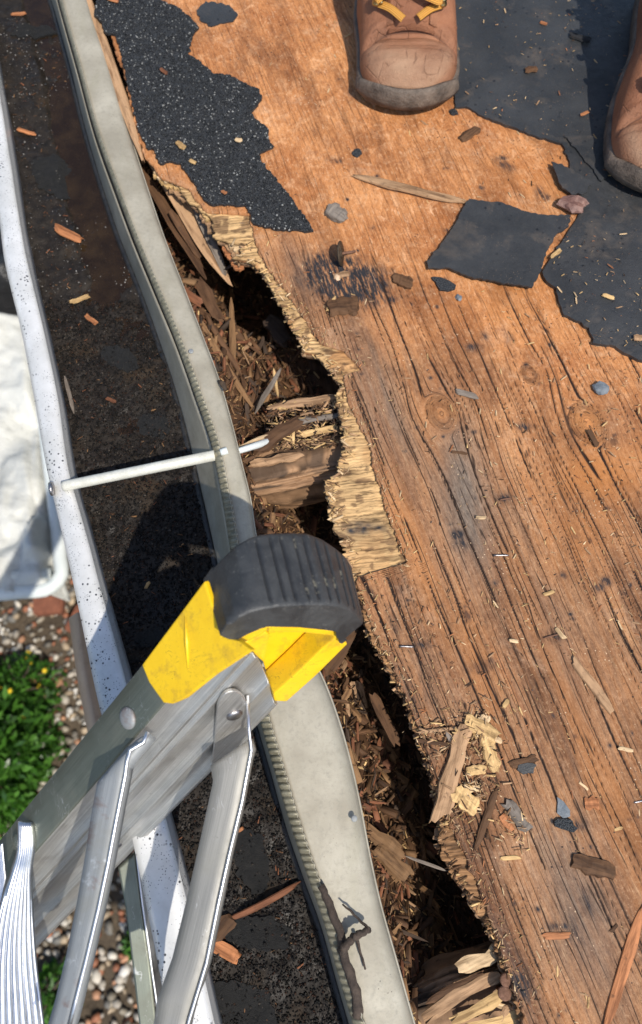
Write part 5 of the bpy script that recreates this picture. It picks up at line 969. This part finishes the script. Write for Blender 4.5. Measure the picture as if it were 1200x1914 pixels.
DK = [(658, 330, 872, 380, 17, 'tan', 'long curved pale bark strip lying under the left boot'), (612, 392, 645, 412, 34, 'grey', 'translucent grey-tan wood flake above the upright rusty disc'), (862, 262, 892, 240, 18, 'brown', 'brown crumpled leaf scrap between boot and felt edge'), (612, 578, 668, 572, 34, 'brown', 'brown curled bark flake on the black stain'), (612, 580, 626, 556, 8, 'straw', 'short tan splinter left of the curled bark flake'), (625, 518, 652, 514, 14, 'tan', 'flat tan chip in the black stain'),
      (735, 520, 770, 535, 26, 'brown', 'split brown bark chip right of the black stain'), (852, 732, 892, 742, 12, 'grey', 'grey splinter lying between the two knots'), (905, 862, 1, 1, 0, 0, 0), (845, 845, 872, 848, 7, 'brown', 'short brown splinter on the grey weathered streak'), (890, 968, 908, 968, 6, 'pale', 'small pale splinter right of the grey streak'), (1000, 700, 1, 1, 0, 0, 0), (1085, 790, 1, 1, 0, 0, 0), (1100, 805, 1118, 835, 10, 'brown', 'brown curl of wood inside the right knot'),
      (1040, 1175, 1055, 1194, 9, 'pale', 'pale oval wood sliver above the grey streak'), (952, 1197, 968, 1200, 7, 'pale', 'tiny pale chip in the middle of the plywood'), (1016, 1112, 1036, 1106, 8, 'straw', 'small straw chip near two black holes'), (1070, 1232, 1140, 1325, 18, 'tan', 'long knobbly tan twig lying along the grain at right'), (940, 1322, 950, 1308, 8, 'straw', 'small straw sliver above the chip pile'),
      (868, 1360, 822, 1530, 30, 'tan', 'long grey-brown stick lying at the plywood edge beside pale chips'), (872, 1346, 930, 1376, 30, 'straw', 'upper straw coloured torn chip of the chip pile'), (905, 1375, 925, 1440, 26, 'straw', 'tall straw coloured chip of the pile'), (873, 1440, 908, 1438, 18, 'straw', 'short straw block in the middle of the pile'), (850, 1478, 890, 1512, 34, 'straw', 'thick straw coloured block at the bottom of the pile'), (876, 1478, 900, 1472, 12, 'pale', 'small pale sliver above the thick straw block'),
      (888, 1590, 930, 1470, 14, 'brown', 'dark Y-shaped torn stick below the chip pile'), (945, 1500, 985, 1550, 24, 'grey', 'grey weathered chip right of the dark torn stick'), (936, 1525, 958, 1552, 18, 'orange', 'orange torn chip beside the grey weathered chip'), (898, 1338, 912, 1352, 18, 'pale', 'rounded pale chip above the pile'), (918, 1378, 938, 1385, 12, 'pale', 'little pale chip right of the pile'), (780, 1370, 865, 1360, 8, 'tan', 'thin arched tan sliver above the long stick'), (835, 1370, 850, 1400, 12, 'grey', 'grey sliver beside the arched tan one'),
      (935, 1605, 972, 1603, 8, 'straw', 'straw splinter lying crosswise low on the plywood'), (1072, 1608, 1145, 1630, 32, 'brown', 'ridged dark bark piece low on the right'), (1092, 1504, 1118, 1502, 22, 'orange', 'square orange wood chip at right'), (1015, 1751, 1064, 1747, 12, 'orange', 'pinkish chip lying beside its shadow painted on the plywood'), (1200, 1690, 1130, 1925, 20, 'orange', 'long orange-tan stick at the bottom right corner'), (1148, 1552, 1162, 1546, 6, 'straw', 'tiny straw sliver right of the tar lump'), (1155, 1398, 1182, 1404, 7, 'pale', 'pale splinter near the right edge of the photo'),
      (1083, 1463, 1098, 1475, 5, 'pale', 'curled pale shaving at right'), (955, 1430, 1003, 1418, 14, 'brown', 'brown chip above the slate blue felt chip'), (1186, 632, 1214, 634, 14, 'tan', 'tan chip on the felt at the right edge'), (1126, 552, 1148, 558, 10, 'straw', 'straw chip on the lower felt sheet'), (1030, 482, 1048, 468, 10, 'straw', 'straw sliver on the felt beside the square felt piece'), (982, 132, 1004, 130, 14, 'brown', 'brown twiggy scrap on the upper felt'), (1066, 66, 1102, 76, 14, 'black', 'curled black scrap at the top of the felt'), (1010, 42, 1022, 46, 6, 'orange', 'tiny orange sliver at the top of the felt'), (1086, 216, 1100, 210, 6, 'orange', 'tiny orange sliver left of the right boot'),
      (330, 268, 344, 278, 12, 'straw', 'square straw chip on the granular shingle'), (440, 262, 452, 264, 10, 'pale', 'pale crumb on the granular shingle'), (300, 130, 312, 138, 8, 'red', 'small reddish crumb on the granular shingle'), (354, 300, 366, 305, 8, 'straw', 'straw crumb near the shingle notch'), (414, 358, 424, 362, 8, 'orange', 'orange crumb near the shingle corner'), (200, -2, 222, 4, 10, 'orange', 'orange chip at the top of the shingle'), (1140, 1742, 1152, 1728, 7, 'brown', 'brown splinter beside the bottom right stick'), (985, 1560, 990, 1590, 1, 'tan', 'thin tan sliver in a crack low on the plywood'), (780, 1385, 842, 1392, 9, 'brown', 'brown splinter left of the long stick')]
for i, d in enumerate(DK):
    if d[4] == 0: continue
    px = (d[0] + d[2]) / 2; py = (d[1] + d[3]) / 2; on_f = px > 970 and py < 660 and i > 40; on_s = px < 500 and py < 400
    zb = .0045 if on_f else (.0062 if on_s else .0012)
    lay(d[0], d[1], d[2], d[3], max(d[4], 3), zb, d[5], d[6], 700 + i, bend=.12 if i == 0 else 0, n=14 if d[4] > 12 else 7, rag=.35, th=max(.0012, min(.006, d[4] * mpp(0, py) * .3)))
# shorter scattered slivers, nothing tells them apart
def in_view_pt(r, poly=None):
    while True:
        px, py = r.uniform(500, 1215), r.uniform(-10, 1925)
        p = P(px, py)
        if p[0] < xe1(p[1]) + .006: continue
        return px, py, p
feltpoly = pf[:, :2]
r = np.random.RandomState(91); sm_me = []
for i in range(8):
    V, fs, at = splinter(.012, .0022, .0010, ['pale', 'straw', 'straw', 'orange', 'tan', 'brown', 'pale', 'tan'][i], 900 + i, rag=.5, n=5, k=5); o = mesh('wood_sliver', V, fs, MW, None, False, at); sm_me.append(o)
used = set(); gsl = 'small pale torn wood sliver scattered on the bare plywood'
for i in range(240):
    px, py, p = in_view_pt(r); fl_ = bool(inside(p[None, :2], feltpoly)[0]); k = r.randint(8)
    if k in used: o = sm_me[k].copy(); COL.objects.link(o)
    else: used.add(k); o = sm_me[k]
    sc = r.uniform(.2, .6); o.location = (p[0], p[1], (.0050 if fl_ else .0012)); o.rotation_euler = (0, r.normal() * .08, r.uniform(0, 6.28) if r.rand() < .5 else 1.9 + r.normal() * .4); o.scale = (sc, sc, sc)
    tag(o, 'small wood sliver scattered on the black felt' if fl_ else gsl, 'wood sliver', 'slivers scattered on the felt' if fl_ else 'slivers scattered on the plywood')
for k in range(8):
    if k not in used: sm_me[k].location = (.2, .2 + k * .01, .001); tag(sm_me[k], gsl, 'wood sliver', 'slivers scattered on the plywood')
def samp_deck(n, r):
    o = []
    while len(o) < n:
        px, py, p = in_view_pt(r); fl_ = bool(inside(p[None, :2], feltpoly)[0])
        dens = .25 + .75 * float(sm(.42, .62, fb(p[0] * 11, p[1] * 11, 97, 3)))
        if r.rand() < dens: o.append((p[0], p[1], .0050 if fl_ else .0007))
    return np.array(o)
swarm('sawdust_crumbs', 2600, samp_deck, (.0009, .0042), ['pale', 'straw', 'straw', 'orange', 'tan', 'brown'], 25, label='fine sawdust crumbs and fibres strewn over plywood and felt', cat='sawdust', tilt=.15)
swarm('black_grit', 1100, samp_deck, (.0008, .0026), ['black', 'black', 'dark', (.06, .065, .07)], 26, label='fine black grit strewn over the plywood', cat='grit', tilt=.2, th=.8)
def edge_pts(n, r):
    y = r.uniform(-.12, .5, n); return np.stack([xe1(y) + .0 + .012 * r.rand(n) ** 2, y, np.full(n, .0008)], -1)
swarm('edge_crumbs', 700, edge_pts, (.001, .005), ['straw', 'pale', 'tan', 'orange'], 27, label='crumbs of broken ply along the rotten plywood edge', cat='wood crumbs', tilt=.3)
def pile(n, r):
    c = np.array([P(a, b)[:2] for a, b in [(885, 1400), (900, 1460), (860, 1500), (820, 1375), (880, 1360), (960, 1540)]]); k = r.randint(len(c), size=n); p = c[k] + r.normal(size=(n, 2)) * .009; return np.c_[p, .001 + .004 * r.rand(n)]
swarm('chip_pile_crumbs', 420, pile, (.0015, .009), ['straw', 'tan', 'brown', 'pale', 'tan'], 28, label='crumbled chips heaped round the pale wood chips near the plywood edge', cat='wood crumbs', tilt=.5)
# upright rusty roofing disc with its nail
dk = thing('roofing_nail', 'rusty round cap nail tipped on edge on the plywood below the shingle point', 'nail', tuple(P(637, 470, 0)))
c = P(637, 474, .011); nv = np.array([.93, -.1, .25]); nv /= np.linalg.norm(nv); up = np.cross(nv, [0, 0, 1])
tube('nail_cap', [c - nv * .0008, c - nv * .0002, c + nv * .0006, c + nv * .0004], [.0112, .0118, .0118, .0085], MRD, dk, n=30); tube('nail_cap_boss', [c + nv * .0004, c + nv * .0014], [.0045, .0035], MRD, dk, n=20); tube('nail_shank', [c, P(664, 470, .006)], .0013, MRU, dk, n=8)
for (px, py, lb) in [(947, 1832, 'upper of two rusty nail heads at the bottom plywood edge'), (943, 1857, 'lower of two rusty nail heads at the bottom plywood edge')]:
    c = P(px, py, -.004); tag(tube('nail', [c + np.array([0, 0, -.03]), c + np.array([0, 0, -.002]), c + np.array([0, 0, -.0018]), c + np.array([0, 0, .0006]), c + np.array([0, 0, .0010])], [.0018, .0018, .0046, .0047, .0036], MRU, None, n=22, up=(0, 1, 0)), lb, 'nail')
for i, (x0, y0, x1, y1, lb, mt) in enumerate([(748, 1208, 772, 1209, 'bright steel staple in a dark stain near the plywood edge', MST), (924, 1038, 950, 1038, 'dull staple across a long crack', MST), (1018, 1192, 1042, 1186, 'rusty staple in a black stain at right', MRU), (935, 934, 955, 931, 'rusty staple right of the grey streak', MRU), (1186, 1500, 1200, 1497, 'steel staple at the right edge of the photo', MST)]):
    a, b = P(x0, y0, .0018), P(x1, y1, .0018); tag(tube('staple', [a - np.array([0, 0, .004]), a, a * .9 + b * .1, a * .1 + b * .9, b, b - np.array([0, 0, .004])], .0007, mt, None, n=8), lb, 'staple')

# ------------------------------------------------------------------ down on the ground beside the house
r = np.random.RandomState(70); bm = bmesh.new(); bmesh.ops.create_icosphere(bm, subdivisions=1, radius=1); iv = np.array([v.co[:] for v in bm.verts]); bm.faces.ensure_lookup_table(); ifc = np.array([[v.index for v in f.verts] for f in bm.faces]); bm.free()
n = 9000; lo = np.array([-2.2, -1.3]); hi = np.array([-.25, 1.7]); p = lo + (hi - lo) * r.rand(n, 2); S = .008 + .013 * r.rand(n) ** 1.6; an = r.rand(n) * 6.28; sc = np.stack([S * (.8 + .6 * r.rand(n)), S * (.6 + .4 * r.rand(n)), S * (.45 + .3 * r.rand(n))], -1)
B = iv[None] * sc[:, None] * (1 + .28 * (r.rand(n, len(iv), 1) - .5)); ca, sa = np.cos(an)[:, None], np.sin(an)[:, None]
V = np.stack([B[..., 0] * ca - B[..., 1] * sa + p[:, :1], B[..., 0] * sa + B[..., 1] * ca + p[:, 1:], B[..., 2] + GZ + (.4 * S + .012 * r.rand(n))[:, None]], -1)
pc = np.array([(.50, .45, .38), (.60, .55, .47), (.36, .32, .27), (.20, .19, .17), (.45, .24, .14), (.66, .63, .58), (.32, .13, .07), (.30, .26, .2), (.45, .35, .24), (.2, .18, .15)])[r.randint(10, size=n)] * (.7 + .5 * r.rand(n, 1))
tag(mesh('gravel', V.reshape(-1, 3), (ifc[None] + len(iv) * np.arange(n)[:, None, None]).reshape(-1, 3), MPEB, None, True, dict(tint=np.repeat(pc[:, None], len(iv), 1).reshape(-1, 3))), 'mixed garden pebbles covering the ground below the gutter', 'gravel', None, 'stuff')
def shrub(cx, cy, rad, hgt, nl, seed, label, flowers=0, ls=.035):
    o = thing('shrub', label, 'shrub', (cx, cy, GZ)); r = np.random.RandomState(seed)
    d = r.normal(size=(nl, 3)); d /= np.linalg.norm(d, axis=1)[:, None]; d[:, 2] = np.abs(d[:, 2]); q = (.45 + .55 * r.rand(nl)) ** .6; lump = .75 + .5 * fb(d[:, 0] * 3 + seed, d[:, 1] * 3, seed, 2)
    c = np.array([cx, cy, GZ]) + d * (q * lump)[:, None] * np.array([rad, rad, hgt]); a = d + r.normal(size=(nl, 3)) * .7; a /= np.linalg.norm(a, axis=1)[:, None]; b = np.cross(a, r.normal(size=(nl, 3))); b /= np.linalg.norm(b, axis=1)[:, None]; nrm = np.cross(a, b)
    L = ls * (.6 + .8 * r.rand(nl))[:, None]; w = L * .38
    V = np.stack([c - a * L * .5, c - b * w * .5 + nrm * w * .15, c + b * w * .5 + nrm * w * .15, c + a * L * .5], 1); fa = (np.array([(0, 1, 3, 2)])[None] + 4 * np.arange(nl)[:, None, None]).reshape(-1, 4)
    t_ = np.array([(.045, .13, .018), (.07, .19, .025), (.03, .085, .015), (.10, .24, .04)])[r.randint(4, size=nl)]; tag(mesh('foliage', V.reshape(-1, 3), fa, MLF, o, True, dict(tint=np.repeat(t_[:, None], 4, 1).reshape(-1, 3))), kind='stuff')
    for i in range(7):
        e = np.array([cx, cy, GZ]) + np.array([math.cos(i * .9) * rad * .6, math.sin(i * .9) * rad * .6, hgt * .75]); tube('stem', [(cx, cy, GZ), tuple((np.array([cx, cy, GZ]) + e) / 2 + [0, 0, .05]), tuple(e)], [.008, .006, .003], tw, o, n=6)
    for i in range(flowers):
        k = r.randint(nl); f_ = c[k] + np.array([0, 0, .02]); pts = [f_ + np.array([math.cos(j * .63), math.sin(j * .63), 0]) * (.011 if j % 2 == 0 else .006) for j in range(10)]
        mesh('flower', pts, [tuple(range(10))], FLW, o)
FLW = simple('yellow_petals', (.75, .50, .02), (.85, .6, .03), 60, .5)
def gp_(px, py, z=GZ): return P(px, py, z)
g = gp_(15, 1400, GZ + .25); shrub(g[0] - .20, g[1] - .01, .31, .42, 6500, 1, 'dense bright green shrub below the gutter at the left edge of the photo', 0, .045)
g = gp_(45, 1290, GZ + .1); shrub(g[0] - .03, g[1], .15, .2, 1500, 2, 'low green plant with tiny yellow flowers above the dense shrub', 14, .028)
g = gp_(120, 1860, GZ + .1); shrub(g[0] - .05, g[1] + .0, .09, .14, 420, 3, 'small green plant seen between the ladder step and braces', 0)
g = gp_(235, 1800, GZ + .1); shrub(g[0] + .02, g[1] + .05, .05, .1, 220, 4, 'tiny green seedling among the pebbles by the ladder brace', 0)
# white sheeted garden furniture
ws = thing('covered_garden_seat', 'white plastic sheet draped over a tubular frame below the gutter', 'covered seat', tuple(gp_(40, 900, -1.7)))
nu, nv_ = 90, 150; zc = -1.55
Lb = PL([(-330, 560), (-330, 1130)], zc); uu, vv = np.meshgrid(np.linspace(0, 1, nu), np.linspace(0, 1, nv_))
tl_, tr_, bl_, br_ = P(-380, 540, zc), P(60, 560, zc), P(-380, 1120, zc), P(108, 1090, zc)
G3 = (tl_[None, None] * (1 - uu)[..., None] + tr_[None, None] * uu[..., None]) * (1 - vv)[..., None] + (bl_[None, None] * (1 - uu)[..., None] + br_[None, None] * uu[..., None]) * vv[..., None]
fold = .13 * (fb(uu * 4.5, vv * 5, 101, 4) - .5) - .025 * sm(.07, .0, np.abs(vn(uu * 7 + vv, vv * 3.5, 107) - .5)) + .05 * sm(.62, .9, vv) * (sm(.10, .0, np.abs(vn(uu * 3 + vv * 2, vv * 7, 103) - .5)) * 1.0) + .025 * (fb(uu * 14 + vv * 6, vv * 9, 104, 3) - .5) * sm(.4, .8, vv)
G3[..., 2] += fold - .10 * sm(.94, 1, uu) - .08 * sm(.05, 0., vv) - .05 * sm(.95, 1, vv); G3[:, :, 1] += .02 * np.sin(uu * 5) 
mesh('plastic_sheet', G3.reshape(-1, 3), gridf(nv_, nu), MTARP, ws, True).modifiers.new('thick', 'SOLIDIFY').thickness = .003
zt = zc - .02
tube('frame_tube', resample(np.array([P(-380, 1118, zt), P(-100, 1113, zt), P(40, 1106, zt), P(95, 1097, zt), P(112, 1080, zt), P(112, 1040, zt), P(104, 960, zt), P(88, 830, zt), P(60, 560, zt)]), 80, True), .021, MPIPE, ws, n=14)
tube('frame_tube', [P(-380, 1085, zt + .02), P(-100, 1080, zt + .02), P(95, 1072, zt + .02)], .016, MPIPE, ws, n=12)
tube('seat_leg', [P(100, 1095, zt), np.array([*P(100, 1095, zt)[:2], GZ])], .02, MPIPE, ws, n=12); tube('seat_leg', [P(-300, 1115, zt), np.array([*P(-300, 1115, zt)[:2], GZ])], .02, MPIPE, ws, n=12); tube('seat_leg', [P(55, 600, zt), np.array([*P(55, 600, zt)[:2], GZ])], .02, MPIPE, ws, n=12)
# black sheet behind it
c0 = P(-60, 470, -1.7); uu, vv = np.meshgrid(np.linspace(-1, 1, 40), np.linspace(-1, 1, 40)); Z = -1.72 + .16 * (fb(uu * 2.5, vv * 2.5, 111, 3) - .5) - .3 * sm(.8, 1, np.maximum(np.abs(uu), np.abs(vv)))
tag(mesh('black_sheet', np.stack([c0[0] + uu * .22, c0[1] + .05 + vv * .22, Z], -1).reshape(-1, 3), gridf(40, 40), MBLK, None, True), 'crumpled black sheet behind the white sheeted seat', 'plastic cover')
def brick(px, py, z, rz, label):
    c = P(px, py, z); bm = bmesh.new(); bmesh.ops.create_cube(bm, size=1); bmesh.ops.scale(bm, verts=bm.verts[:], vec=(.11, .07, .05)); bmesh.ops.bevel(bm, geom=bm.edges[:], offset=.006, segments=2, affect='EDGES')
    me = bpy.data.meshes.new('brick'); bm.to_mesh(me); bm.free(); me.materials.append(MBRICK); o = bpy.data.objects.new('brick', me); COL.objects.link(o); o.location = c; o.rotation_euler = (.02, 0, rz); tag(o, label, 'brick')
brick(92, 1132, GZ + .05, .1, 'red brick on the gravel just below the rounded corner of the white frame'); brick(150, 1160, GZ + .05, 1.2, 'second red brick, nearer the gutter lip')
# tan timber post edge beside the gutter
tb = [P(150, 1150, -.30), P(166, 1260, -.30), P(190, 1380, -.30), P(215, 1480, -.30)]
o = tube('timber_batten', tb, .014, MTAN, None, n=4, up=(0, 0, 1)); tag(o, 'thin tan timber batten hanging just below the gutter lip', 'batten')
